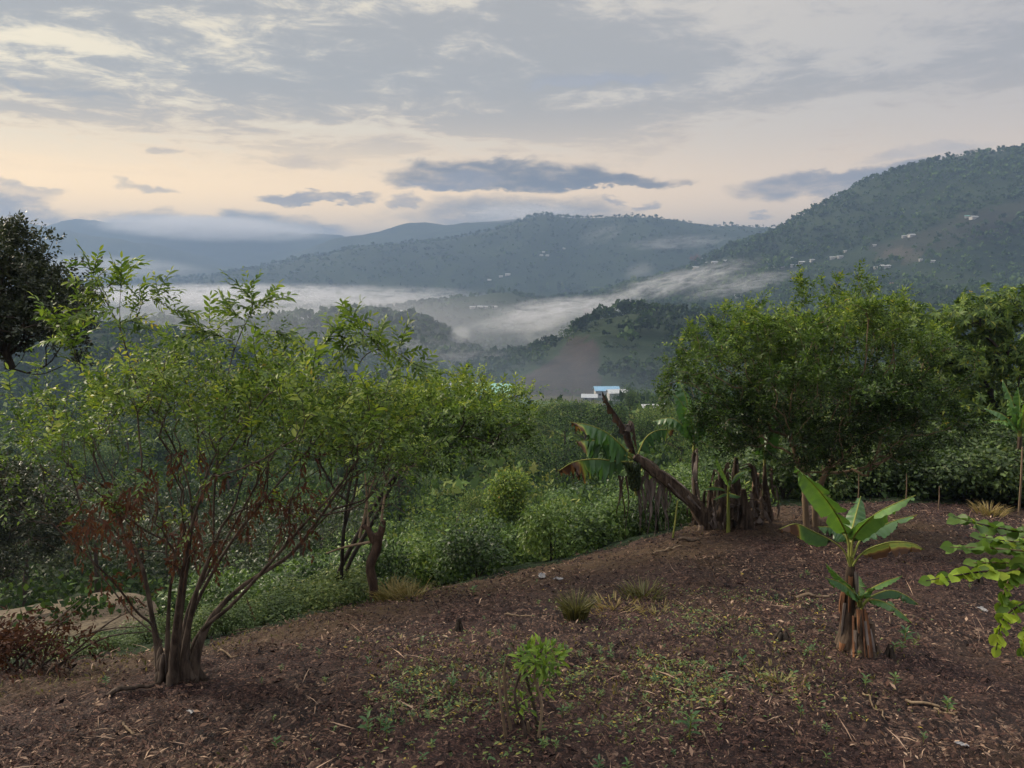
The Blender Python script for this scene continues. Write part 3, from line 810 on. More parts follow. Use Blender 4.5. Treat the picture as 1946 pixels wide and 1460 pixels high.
# --- woods: trees in the hundreds, one mass
def woods():
    def blobs(n, y0, y1, smax, nq, keep, hmin, hmax, seed):
        rng = np.random.default_rng(seed)
        y = np.sqrt(y0 * y0 + (y1 * y1 - y0 * y0) * rng.random(n)); x = (rng.random(n) * 2 - 1) * smax * y
        k = keep(x, y, rng); x, y = x[k], y[k]
        z = ground(x, y); px, py = pix_of(np.stack([x, y, z], 1))
        fld = inside(px, py, [(945, 745), (1040, 685), (1075, 640), (1140, 640), (1146, 735), (1120, 758), (1000, 758)]) & (y < 460)
        mead = inside(px, py, [(975, 752), (1170, 745), (1180, 790), (980, 800)]) & (y < 330) & (y > 150)
        bh = inside(px, py, [(845, 556), (960, 553), (1000, 575), (900, 578)]) & (y > 850) & (y < 1100)
        br = inside(px, py, [(1630, 470), (1760, 440), (1830, 405), (1946, 380), (2200, 390), (2200, 440), (1946, 410), (1800, 450), (1700, 490)]) & (y > 560) & (y < 900) & (rng.random(len(x)) < .8)
        ok = ~(fld | mead | bh | br); x, y, z = x[ok], y[ok], z[ok]
        h = (hmin + (hmax - hmin) * rng.random(len(x)) ** 2.6) * (1 + .5 * fbm(x / 70, y / 70, 91, 2))
        m = len(x); mb = MB()
        v = nrm(rng.normal(size=(m, nq, 3))); v[..., 2] = np.abs(v[..., 2]) * 1.1 - .25
        ctr = np.stack([x, y, z + h * .55], 1)
        wid = h * (.32 + .25 * rng.random(m))
        pos = ctr[:, None] + v * np.stack([wid, wid, h * .42], 1)[:, None] * (.75 + .3 * rng.random((m, nq, 1)))
        d = nrm(rng.normal(size=(m, nq, 3)) + v * .3); up = v + rng.normal(size=(m, nq, 3)) * .4
        tint = np.clip(.38 + .09 * rng.normal(size=(m, 1)) + .3 * fbm(x / 60, y / 60, 92, 3)[:, None] + .12 * rng.normal(size=(m, nq)), 0, 1)
        sz = (wid * 2.6 / math.sqrt(nq) * 1.6)[:, None] * (.7 + .5 * rng.random((m, nq)))
        pos = pos - nrm(d) * (sz * .5)[..., None]
        put_leaves(mb, pos.reshape(-1, 3), d.reshape(-1, 3), up.reshape(-1, 3), sz.ravel(), .62, tint.ravel(), LEAF4)
        return mb
    patch = lambda x, y, sc, sd: fbm(x / sc, y / sc, sd, 3)
    near = blobs(7500, 290, 500, .72, 20, lambda x, y, r: (patch(x, y, 60, 5) > -.22) | (r.random(len(x)) < .5), 2.0, 8, 1)
    hills = blobs(30000, 480, 1060, .72, 8, lambda x, y, r: (patch(x, y, 110, 6) > -.1) | (r.random(len(x)) < .4), 1.6, 8, 2)
    far = blobs(14000, 1060, 2000, .72, 6, lambda x, y, r: (patch(x, y, 220, 7) > -.1) | (r.random(len(x)) < .3), 3, 9, 3)
    for nm, mb, lab in (('hill_woods', near, 'mixed woods and coffee plots on the nearer hills'), ('mountain_woods', hills, 'woods scattered over the misty hills and the mountainside'),
                   ('distant_woods', far, 'woods on the blue mountains far behind')):
        link(nm, mb.mesh(nm), M_LEAF_VALLEY, kind='stuff', label=lab)
woods()

# --- trees on the valley floor and the lower slopes, each its own
def valley_trees():
    rng = np.random.default_rng(77); n = 0
    spots = []
    for Y0, Y1, m in ((52, 90, 60), (90, 150, 90), (150, 285, 120)):
        k = 0; tries = 0
        while k < m and tries < 5000:
            tries += 1
            Y = math.sqrt(Y0 * Y0 + (Y1 * Y1 - Y0 * Y0) * rng.random()); s = (rng.random() * 2 - 1) * .66
            X = s * Y; z = gz(X, Y); px, py = pix_of(np.array((X, Y, z)))
            if 975 < px < 1175 and 745 < py < 800: continue
            if any((X - a) ** 2 + (Y - b) ** 2 < (.022 * Y + 1.6) ** 2 for a, b in spots): continue
            spots.append((X, Y)); k += 1
            kind = rng.choice(['round', 'round', 'bush', 'bush', 'umbrella', 'tall'])
            h = {'round': 4.2, 'bush': 3.0, 'umbrella': 5.5, 'tall': 5.5}[kind] * (.65 + .7 * rng.random())
            h *= 1.0 if Y < 90 else 1.25
            lim = 770 if (895 < px < 985 or 1105 < px < 1188 or 1222 < px < 1258) else 722 + 46 * rng.random()
            if 840 < px < 1300 and py - h / Y * F_PX < lim: h = max(1.2, (py - lim) / F_PX * Y)       # low scrub where the houses stay in view
            lab = {'round': 'round leafy tree among the many covering the valley floor below the plot',
                   'bush': 'low bushy tree among the many covering the valley floor below the plot',
                   'umbrella': 'flat spreading tree among the many covering the valley floor below the plot',
                   'tall': 'slim upright tree among the many covering the valley floor below the plot'}[kind]
            far_tree('valley_tree', (X, Y, z - .1), h, str(kind), lab, 'trees of the valley floor', .8 + .5 * rng.random(), None, Y < 150)
valley_trees()

# --- houses
def metal(name, c): return plain_mat(name, c, tuple(x * .8 for x in c), 1.3, .5, .4)
ROOFS = {'white': metal('pale_sheet_roof', (.40, .41, .41)), 'grey': metal('grey_sheet_roof', (.36, .38, .40)), 'green': metal('green_sheet_roof', (.22, .44, .34)),
         'blue': metal('blue_sheet_roof', (.17, .34, .50)), 'red': metal('red_sheet_roof', (.30, .10, .08)), 'teal': metal('teal_sheet_roof', (.2, .5, .46))}
WALLS = {'white': plain_mat('white_wash', (.42, .41, .39)), 'grey': plain_mat('grey_board', (.25, .24, .23)), 'blue': plain_mat('blue_wall', (.10, .20, .42)), 'cream': plain_mat('cream_wall', (.55, .47, .34))}
M_PANE = plain_mat('dark_pane', (.03, .035, .04), rough=.25, spec=.5); M_DOOR = plain_mat('wooden_door', (.12, .07, .04))
def house(px, py, wpx, roof, label, wall='white', deep=.7, hh=.34, rz=None, near=False, y0=180, pitch=.24):
    p = hit(px, py, y0); w = wpx / F_PX * p[1] * (1. if near else .8); d = w * deep; h = max(1.9, min(w * hh, 3.2))
    t = thing('house', (p[0], p[1], p[2] - .3), label, 'house', 'houses scattered over the valley and hills', rz=RNG.normal() * .25 if rz is None else rz)
    def boxm(x0, x1, y0_, y1_, z0, z1): return box_quads(x0, x1, y0_, y1_, z0, z1)
    link('wall', boxm(-w / 2, w / 2, -d / 2, d / 2, -.8, h), WALLS[wall], t)
    e, o = .5, pitch * d
    V = [(-w / 2 - e, -d / 2 - e, h - .05), (w / 2 + e, -d / 2 - e, h - .05), (w / 2 + e, 0, h + o), (-w / 2 - e, 0, h + o), (w / 2 + e, d / 2 + e, h - .05), (-w / 2 - e, d / 2 + e, h - .05)]
    V += [(a, b, c + .12) for a, b, c in V]
    F4 = [(6, 7, 8, 9), (9, 8, 10, 11), (0, 3, 2, 1), (3, 5, 4, 2), (0, 1, 7, 6), (5, 11, 10, 4), (0, 6, 9, 3), (3, 9, 11, 5), (1, 2, 8, 7), (2, 4, 10, 8)]
    r = link('roof', mesh_from('roof', V, [F4], smooth=False), ROOFS[roof], t)
    if near:
        nb = max(2, int(w / 2.6))
        for i in range(nb):
            x = -w / 2 + w * (i + .5) / nb
            if i == nb // 2:
                dr = link('door', boxm(x - .45, x + .45, -d / 2 - .06, -d / 2 + .02, 0.3, 2.1), M_DOOR, t)
                link('handle', boxm(x + .3, x + .36, -d / 2 - .12, -d / 2 - .05, 1.2, 1.3), ROOFS['grey'], dr)
            else:
                wn = link('window', boxm(x - .5, x + .5, -d / 2 - .08, -d / 2 + .02, 1.1, 1.9), WALLS['grey'], t)
                link('pane', boxm(x - .42, x + .42, -d / 2 - .1, -d / 2 - .02, 1.17, 1.83), M_PANE, wn)
        for k in range(int(w / .9)):
            x = -w / 2 + (k + .5) * w / int(w / .9)
            s_ = math.atan2(o + .05, d / 2 + e)
            rb = MB(); tube(rb, [(x, -d / 2 - e, h + .09), (x, 0, h + o + .14)], .035, 4, cap=False); link('rib', rb.mesh('rib'), ROOFS[roof], r)
    return t
def box_quads(x0, x1, y0, y1, z0, z1, name='box'):
    V = [(x0, y0, z0), (x1, y0, z0), (x1, y1, z0), (x0, y1, z0), (x0, y0, z1), (x1, y0, z1), (x1, y1, z1), (x0, y1, z1)]
    F = [(0, 3, 2, 1), (4, 5, 6, 7), (0, 1, 5, 4), (1, 2, 6, 5), (2, 3, 7, 6), (3, 0, 4, 7)]
    return mesh_from(name, V, [F], smooth=False)
house(936, 764, 74, 'green', 'long shed with pale green sheet roof and blue end wall on the valley floor', 'blue', .9, .26, -.18, True, 120, .28)
house(855, 748, 48, 'white', 'pale roofed shed half hidden behind the shade tree crown', 'grey', .8, .3, .1, True, 120)
house(1152, 756, 44, 'blue', 'low house with a bright blue roof at the foot of the ploughed field', 'white', .6, .34, .05, True, 120)
house(1172, 762, 34, 'white', 'white walled house in front of the blue roof', 'white', .7, .5, .12, True, 120)
house(1120, 764, 26, 'grey', 'small grey roofed hut left of the blue roofed house', 'grey', .8, .28, -.1, True, 120)
house(1240, 792, 40, 'white', 'pale grey roof beside the torn banana leaves', 'white', .7, .34, .2, True, 90)
house(1150, 852, 15, 'grey', 'tiny grey hut roof behind the dry standing banana leaf', 'grey', .8, .5, .2, False, 60)
FAR_HOUSES = [
 (1850, 417, 17, 'white', 'long white house high on the mountain at the end of the bare ridge'), (1837, 417, 8, 'teal', 'tiny teal roofed house beside the highest long white house'),
 (1732, 452, 15, 'white', 'white house on the mountain where the bare ridge begins'), (1718, 453, 9, 'white', 'smaller pale house just left of the bare ridge house'),
 (1662, 470, 7, 'white', 'lone tiny house on the mountain below the bare ridge'), (1682, 511, 20, 'white', 'long white shed in the middle of the mountainside'),
 (1663, 514, 9, 'white', 'short cream house left of the long white shed'), (1749, 499, 7, 'white', 'white cube house right of the long shed'),
 (1772, 501, 9, 'white', 'white house farthest right in the mountainside row'), (1596, 491, 13, 'grey', 'grey roofed house at the upper right of the hamlet'),
 (1582, 494, 11, 'white', 'house at the right end of the hamlet above the fog'), (1523, 502, 13, 'white', 'bright roof in the middle of the hamlet above the fog'),
 (1508, 507, 13, 'white', 'brightest roof of the hamlet above the fog'), (1490, 508, 14, 'grey', 'grey row house in the hamlet just over the fog tip'),
 (1470, 509, 8, 'white', 'small house at the upper tip of the fog streak'), (1457, 511, 6, 'white', 'tiny house at the fog tip'),
 (1453, 502, 12, 'grey', 'faint grey roof above the fog tip'), (1504, 493, 7, 'white', 'small tall white house above the hamlet'),
 (1543, 500, 10, 'grey', 'pale roof between the hamlet and the grey house'), (1606, 481, 6, 'white', 'tiny house above the hamlet on its right'),
 (1655, 548, 14, 'white', 'white roof behind the top of the right shade tree'), (1697, 543, 15, 'red', 'red roofed house low on the mountainside'),
 (1710, 546, 10, 'white', 'white house beside the red roof'), (1462, 562, 11, 'blue', 'blue roofed house below the fog'), (1404, 567, 18, 'white', 'white roofed house below the lower fog streak'),
 (1421, 466, 7, 'white', 'tiny white house near the skyline conifer'), (1322, 511, 13, 'white', 'cream house lowest of the group left of the fog streak'),
 (1340, 502, 10, 'white', 'white house in the middle of the group left of the fog streak'), (1358, 501, 13, 'grey', 'grey house right of the group left of the fog streak'),
 (1378, 499, 9, 'white', 'rightmost house of the group on the spur'), (1334, 492, 8, 'white', 'highest house of the group on the spur'),
 (1029, 488, 7, 'white', 'tiny white house on the central blue mountain'), (1040, 488, 8, 'white', 'tiny pale house beside it on the central blue mountain'),
 (1072, 476, 6, 'white', 'highest tiny roof on the central blue mountain'), (1033, 481, 6, 'white', 'tiny roof over the two houses on the blue mountain'),
 (952, 528, 9, 'white', 'pale roof at the foot of the blue mountain'), (965, 526, 11, 'white', 'longer pale roof at the foot of the blue mountain'),
 (930, 535, 9, 'white', 'leftmost pale roof at the foot of the blue mountain'), (898, 588, 12, 'white', 'leftmost roof of the white row under the bald hill'),
 (913, 587, 13, 'white', 'second roof of the white row under the bald hill'), (926, 586, 12, 'white', 'third roof of the white row under the bald hill'),
 (940, 586, 13, 'white', 'rightmost roof of the white row under the bald hill'), (985, 596, 12, 'white', 'lone roof under the fog right of the white row'),
 (767, 594, 14, 'white', 'roofs showing over the wooded hill top'), (628, 650, 7, 'white', 'small white house at the left of the valley village'),
 (640, 655, 8, 'white', 'white house in the middle of the valley village'), (650, 664, 9, 'white', 'lower white house of the valley village'),
 (632, 668, 6, 'white', 'lowest small house of the valley village'), (675, 671, 11, 'white', 'bright roof right of the valley village'),
 (724, 657, 9, 'white', 'pale roof behind the tip of the drooping shoot'), (660, 645, 6, 'white', 'tiny roof at the top of the valley village'),
 (760, 722, 16, 'white', 'white roof low in the valley behind the shade tree'), (720, 735, 14, 'white', 'second white roof low in the valley behind the shade tree'),
]
for px, py, w, rf, lab in FAR_HOUSES:
    house(px, py, w, rf, lab, 'cream' if 'cream' in lab else 'white', .6, .3, None, False, 200, .2)
# ------------------------------------------------------------------ the slope below the plot: coffee, bushes, undergrowth
def bush_meshes(seed, n, leaf, lob, tint, tpl=LEAF5, width=.5):
    rng = np.random.default_rng(seed); mb = MB()
    L = []
    for i in range(lob):
        a = rng.random() * 6.28; r = .55 * math.sqrt(rng.random())
        L.append((math.cos(a) * r, math.sin(a) * r, .35 + .75 * rng.random() * (1.15 - r), .36, .36, .36))
    crown_leaves(mb, rng, L, n, leaf, width, tint, tpl, .8, .15, .25, .55)
    st = MB()
    for i in range(5):
        a = rng.random() * 6.28; r = .4 * rng.random()
        tube(st, bez((0, 0, -.05), (math.cos(a) * r * .3, math.sin(a) * r * .3, .35), (math.cos(a) * r, math.sin(a) * r, .7), 5), np.linspace(.02, .006, 5), 4, cap=False)
    return mb.mesh('foliage'), st.mesh('stem')
COFFEE = [bush_meshes(500 + i, 2600, .085, 10, .42) for i in range(5)]
COFFEE_FAR = [bush_meshes(550 + i, 800, .14, 9, .42, LEAF4, .55) for i in range(5)]
def bush(name, p, h, wide, label, cat, group, src, mat, rng):
    fo, st = src[rng.integers(len(src))]
    t = thing(name, tuple(p), label, cat, group, rz=rng.random() * 6.28)
    a = link('foliage', fo, mat, t); b = link('stem', st, M_BARK_DARK, t)
    for o in (a, b): o.scale = (h * .70 * wide, h * .70 * wide, h * .70)
    if mat is not None and a.data.materials[0] != mat:
        a.material_slots[0].link = 'OBJECT'; a.material_slots[0].material = mat
    return t
def slope_plants():
    rng = np.random.default_rng(5)
    n = 0; spots = []
    # coffee rows from the rim of the plot down
    for Y0, Y1, m, gap in ((12.5, 20, 70, .95), (20, 32, 95, 1.1), (32, 52, 120, 1.5)):
        k = tr = 0
        while k < m and tr < 6000:
            tr += 1
            Y = math.sqrt(Y0 * Y0 + (Y1 * Y1 - Y0 * Y0) * rng.random())
            px = (400 if Y < 20 else 330) + rng.random() * ((950 if Y < 20 else 1150))
            X = (px - CX) / F_PX * Y * 1.02
            if Y < rim(X / Y) + .9: continue
            if any((X - a) ** 2 + (Y - b) ** 2 < gap * gap for a, b in spots): continue
            spots.append((X, Y)); k += 1
            h = (1.35 + .75 * rng.random()) if Y > 20 else (.85 + .45 * rng.random() + .10 * (Y - rim(X / Y) - .9))
            near = Y < 22
            bush('coffee_bush', (X, Y, gz(X, Y) - .05), h, .85 + .5 * rng.random(),
                 'glossy green coffee bush packed among others on the slope below the bare plot' if near else 'coffee bush in the dense plantation further down the slope',
                 'bush', 'coffee bushes on the slope', COFFEE if Y < 34 else COFFEE_FAR, M_LEAF_COFFEE, rng)
    # hedge of bushes along the far rim at the right
    k = 0
    HEDGE = [(1490, 17.6, 1.7), (1535, 18.4, 1.8), (1580, 17.4, 1.5), (1625, 18.2, 1.7), (1668, 17.3, 1.6), (1708, 18.6, 1.9), (1752, 17.4, 1.5), (1790, 18.3, 1.8), (1835, 17.2, 1.7), (1878, 18.0, 1.9),
             (1915, 17.0, 1.6), (1955, 17.8, 1.9), (2000, 17.3, 1.8), (1510, 20.5, 2.1), (1600, 21, 2.2), (1690, 21, 2.2), (1780, 21, 2.2), (1870, 20.5, 2.3), (1960, 20.5, 2.3), (1460, 19.6, 1.8)]
    LAB = ['first', 'second', 'third', 'fourth', 'fifth', 'sixth', 'seventh', 'eighth', 'ninth', 'tenth', 'eleventh', 'twelfth', 'last']
    for i, (px, Y, h) in enumerate(HEDGE):
        p = on_ground(px, Y, -.05)
        lab = (f'{LAB[i]} green bush from the left along the far rim of the plot' if i < 13 else f'taller green bush standing behind the rim hedge, {LAB[i - 13]} from the left' if i < 19 else 'green bush at the left end of the hedge behind the shaggy banana clump')
        bush('hedge_bush', p, h, 1.05 + .3 * rng.random(), lab, 'bush', 'bushes along the far rim', COFFEE, M_LEAF_HEDGE, rng)
    # low weeds spilling over the rim at the left
    WEEDY = [(120, 8.0, .2), (165, 8.2, .24), (215, 8.0, .28), (255, 8.4, .34), (395, 9.0, .45), (430, 9.5, .55), (470, 9.2, .45), (505, 10., .6), (545, 9.9, .5), (590, 10.6, .65), (625, 11.2, .7), (660, 11.6, .75), (560, 11.4, .7), (480, 11, .6), (300, 9.2, .35), (70, 8.6, .3), (20, 8.8, .3)]
    ORD = 'first second third fourth fifth sixth seventh eighth ninth tenth eleventh twelfth'.split()
    for i, (px, Y, h) in enumerate(WEEDY):
        p = on_ground(px, Y, -.03)
        side = 'left of the big shrub trunk' if px < 330 else 'right of the big shrub trunk'
        bush('weed_bush', p, h, 1.2 + .5 * rng.random(), f'low leafy weed on the rim {side}, {ORD[sorted(w[0] for w in WEEDY if (w[0] < 330) == (px < 330)).index(px)]} from the left', 'weed', 'weeds on the rim ' + side, COFFEE, M_LEAF_WEED, rng)
M_LEAF_HEDGE = leaf_mat('hedge_leaf', [(0., (.014, .03, .010)), (.4, (.045, .080, .020)), (.7, (.10, .15, .035)), (1., (.2, .2, .05))], .32, vary=.3)
M_LEAF_WEED = leaf_mat('weed_leaf', [(0., (.03, .055, .018)), (.4, (.075, .12, .035)), (.7, (.15, .2, .05)), (1., (.26, .26, .08))], .35, vary=.3)
M_LEAF_SLOPE = leaf_mat('slope_tree_leaf', [(0., (.012, .02, .010)), (.5, (.038, .055, .022)), (1., (.09, .11, .04))], .28, vary=.3)
slope_plants()
def undergrowth():
    """the unbroken scrub that fills the slope and the valley floor between the trees"""
    rng = np.random.default_rng(8); mb = MB()
    for Y0, Y1, m, nq, h0, h1, sm in ((13.5, 30, 1500, 80, .35, .9, .66), (30, 60, 2800, 48, .5, 1.5, .68), (60, 130, 4000, 27, .8, 2.4, .68), (130, 300, 6500, 14, 1.2, 3.6, .7)):
        y = np.sqrt(Y0 * Y0 + (Y1 * Y1 - Y0 * Y0) * rng.random(m)); x = (rng.random(m) * 2 - 1) * sm * y
        z, idx = ground(x, y, True); px, py = pix_of(np.stack([x, y, z], 1))
        D, _ = knots(x / y)
        ok = (y > D[:, 2] + 1.0)
        ok &= ~((px < 330) & (y < 30) & (y > 14))                        # the bare terrace at the left
        ok &= ~((y < 30) & (px > 1470) & (y < 17.2))
        ok &= ~(inside(px, py, [(985, 752), (1170, 748), (1180, 785), (985, 790)]) & (y > 150))
        ok &= ~(inside(px, py, [(1003, 793), (1062, 793), (1055, 815), (1000, 815)]) & (y > 100))
        x, y, z = x[ok], y[ok], z[ok]; m = len(x)
        h = h0 + (h1 - h0) * rng.random(m) ** 1.5
        pxo, pyo = px[ok], py[ok]
        h = np.where((pxo > 840) & (pxo < 1300) & (y > 60), np.minimum(h, np.maximum((pyo - np.where(((pxo > 895) & (pxo < 985)) | ((pxo > 1105) & (pxo < 1188)), 768, 735 + 30 * rng.random(m))) / F_PX * y, .5)), h)
        v = nrm(rng.normal(size=(m, nq, 3))); v[..., 2] = np.abs(v[..., 2])
        wid = h * (.6 + .5 * rng.random(m))
        pos = np.stack([x, y, z], 1)[:, None] + v * np.stack([wid, wid, h * .95], 1)[:, None] * (.6 + .45 * rng.random((m, nq, 1)))
        d = nrm(v * .7 + rng.normal(size=(m, nq, 3)) * .7); up = v + rng.normal(size=(m, nq, 3)) * .4
        tint = np.clip(.33 + .17 * rng.normal(size=(m, 1)) - (.20 * np.clip((620 - px[ok]) / 300, 0, 1))[:, None] + .5 * fbm(x / (8 + .2 * Y0), y / (8 + .2 * Y0), 9, 3)[:, None] + .12 * rng.normal(size=(m, nq)), 0, 1)
        sz = (wid * (2.0 if Y0 < 60 else 2.4) / math.sqrt(nq))[:, None] * (.7 + .6 * rng.random((m, nq)))
        put_leaves(mb, pos.reshape(-1, 3), d.reshape(-1, 3), up.reshape(-1, 3), sz.ravel(), .55, tint.ravel(), LEAF4)
    link('undergrowth', mb.mesh('undergrowth'), M_LEAF_VALLEY, kind='stuff', label='dense green scrub covering the slope and valley floor')
undergrowth()
SLOPE_TREES = [(40, 31, 5.2, 'round'), (120, 36, 5.6, 'round'), (185, 29, 4.2, 'umbrella'), (250, 34, 5.2, 'round'), (320, 40, 6.0, 'round'), (390, 33, 4.6, 'bush'), (455, 38, 5.0, 'round'), (520, 30, 3.8, 'bush'), (575, 36, 4.6, 'umbrella'), (-30, 40, 6.0, 'round'), (90, 46, 6.5, 'umbrella'), (290, 50, 6.5, 'round'), (620, 44, 4.6, 'round'), (860, 34, 3.6, 'round'), (905, 30, 2.8, 'bush'), (1060, 60, 5.0, 'round'), (1110, 75, 6.0, 'umbrella')]
for i_, (px_, Y_, h_, k_) in enumerate(SLOPE_TREES):
    where = ('dark slope tree behind the big left tree, %s from the left' % ('first second third fourth fifth sixth seventh eighth ninth tenth eleventh twelfth thirteenth'.split()[sorted(t[0] for t in SLOPE_TREES).index(px_)])) if px_ < 640 else {860: 'small tree left of the round evergreen', 905: 'low bushy tree just left of the round evergreen', 1060: 'rounded tree in the valley below the leaning banana', 1110: 'spreading tree in the valley behind the leaning banana leaves'}[px_]
    far_tree('slope_tree', on_ground(px_, Y_, -.15), h_, k_, where, 'trees on the slope below the plot', 1.0, M_LEAF_SLOPE if px_ < 640 else None, True)
# --- a round evergreen shrub tree standing in the coffee
def blob_tree(name, base, lobes, n, leaf, mat, label, group=None, seed=0, tint=.4, tpl=LEAF5, width=.5, bark=None, skin=.5, trunk=None, droop=.1, vary=.16):
    """lobes are world points with radii; trunk and limbs run from the base into them"""
    rng = np.random.default_rng(seed); base = np.asarray(base, float)
    t = thing(name, tuple(base), label, 'tree', group)
    sk = Skeleton(); L = np.asarray(lobes, float)
    mid = L[:, :3].mean(0)
    sk.stem(trunk if trunk is not None else [base - (0, 0, .1), base * .6 + mid * .4 + rng.normal(size=3) * .05, base * .3 + mid * .7])
    tg = np.concatenate([l[:3] + rng.normal(size=(7, 3)) * l[3:6] * .45 for l in L])
    sk.grow(tg, base, rng); sk.radii(.004 * np.linalg.norm(L[0, 3:6]))
    sk.wood(base, t, bark or M_BARK_DARK, .02, 6)
    mb = MB(); L2 = L.copy(); L2[:, :3] -= base
    crown_leaves(mb, rng, L2, n, leaf, width, tint, tpl, .7, vary, droop, skin)
    link('crown', mb.mesh('crown'), mat, t)
    return t
def lobes_px(rng, blobs, Y, n, size, flat=.8, deep=1.):
    """lobe centres inside picture ellipses"""
    out = []
    for bx, by, rx, ry, k in blobs:
        for _ in range(k):
            v = nrm(rng.normal(size=3)) * rng.random() ** .45
            p = P(bx + v[0] * rx, by + v[1] * ry, Y + v[2] * rx / F_PX * Y * deep)
            s = size * (.7 + .6 * rng.random()); out.append((*p, s, s, s * flat))
    return out
rg = np.random.default_rng(3)
p = on_ground(968, 23.5)
blob_tree('shade_tree', p, lobes_px(rg, [(965, 935, 40, 30, 10), (975, 975, 42, 26, 8)], 23.5, 0, .42), 12000, .09, M_LEAF_OLIVE, 'round bushy evergreen tree standing in the coffee bushes', seed=21, tint=.5)
# ------------------------------------------------------------------ the large trees on and around the plot
def spray_meshes(mat_twig, k, L, leaf, width, seed, n=6, droop=.2, tint=.55, spread=.85):
    out = []
    for i in range(n):
        rng = np.random.default_rng(seed + i); mb = MB(); tw = MB(); tw.k = 1.0
        put_sprays(mb, np.zeros((1, 3)), np.array([(1., 0, 0)]), L, k, leaf, width, tint, rng, droop, spread, LEAF7, None, .3, .3, .8)
        tube(mb, [(-.01, 0, 0), (L * .5, 0, -.01 * droop), (L * .95, 0, -droop * L * .45)], [.0035, .0025, .0012], 3, 0.12, cap=False)
        out.append(mb.mesh('leaf_spray'))
    return out
def place_spray(me, mat, parent, base, p, d, scale, rng, name='leaf_spray'):
    o = link(name, me, mat, parent)
    Rm = rot_to(d, roll=rng.normal() * .5) * scale
    q = np.asarray(p) - base
    o.matrix_local = Matrix(((Rm[0, 0], Rm[0, 1], Rm[0, 2], q[0]), (Rm[1, 0], Rm[1, 1], Rm[1, 2], q[1]), (Rm[2, 0], Rm[2, 1], Rm[2, 2], q[2]), (0, 0, 0, 1)))
    return o

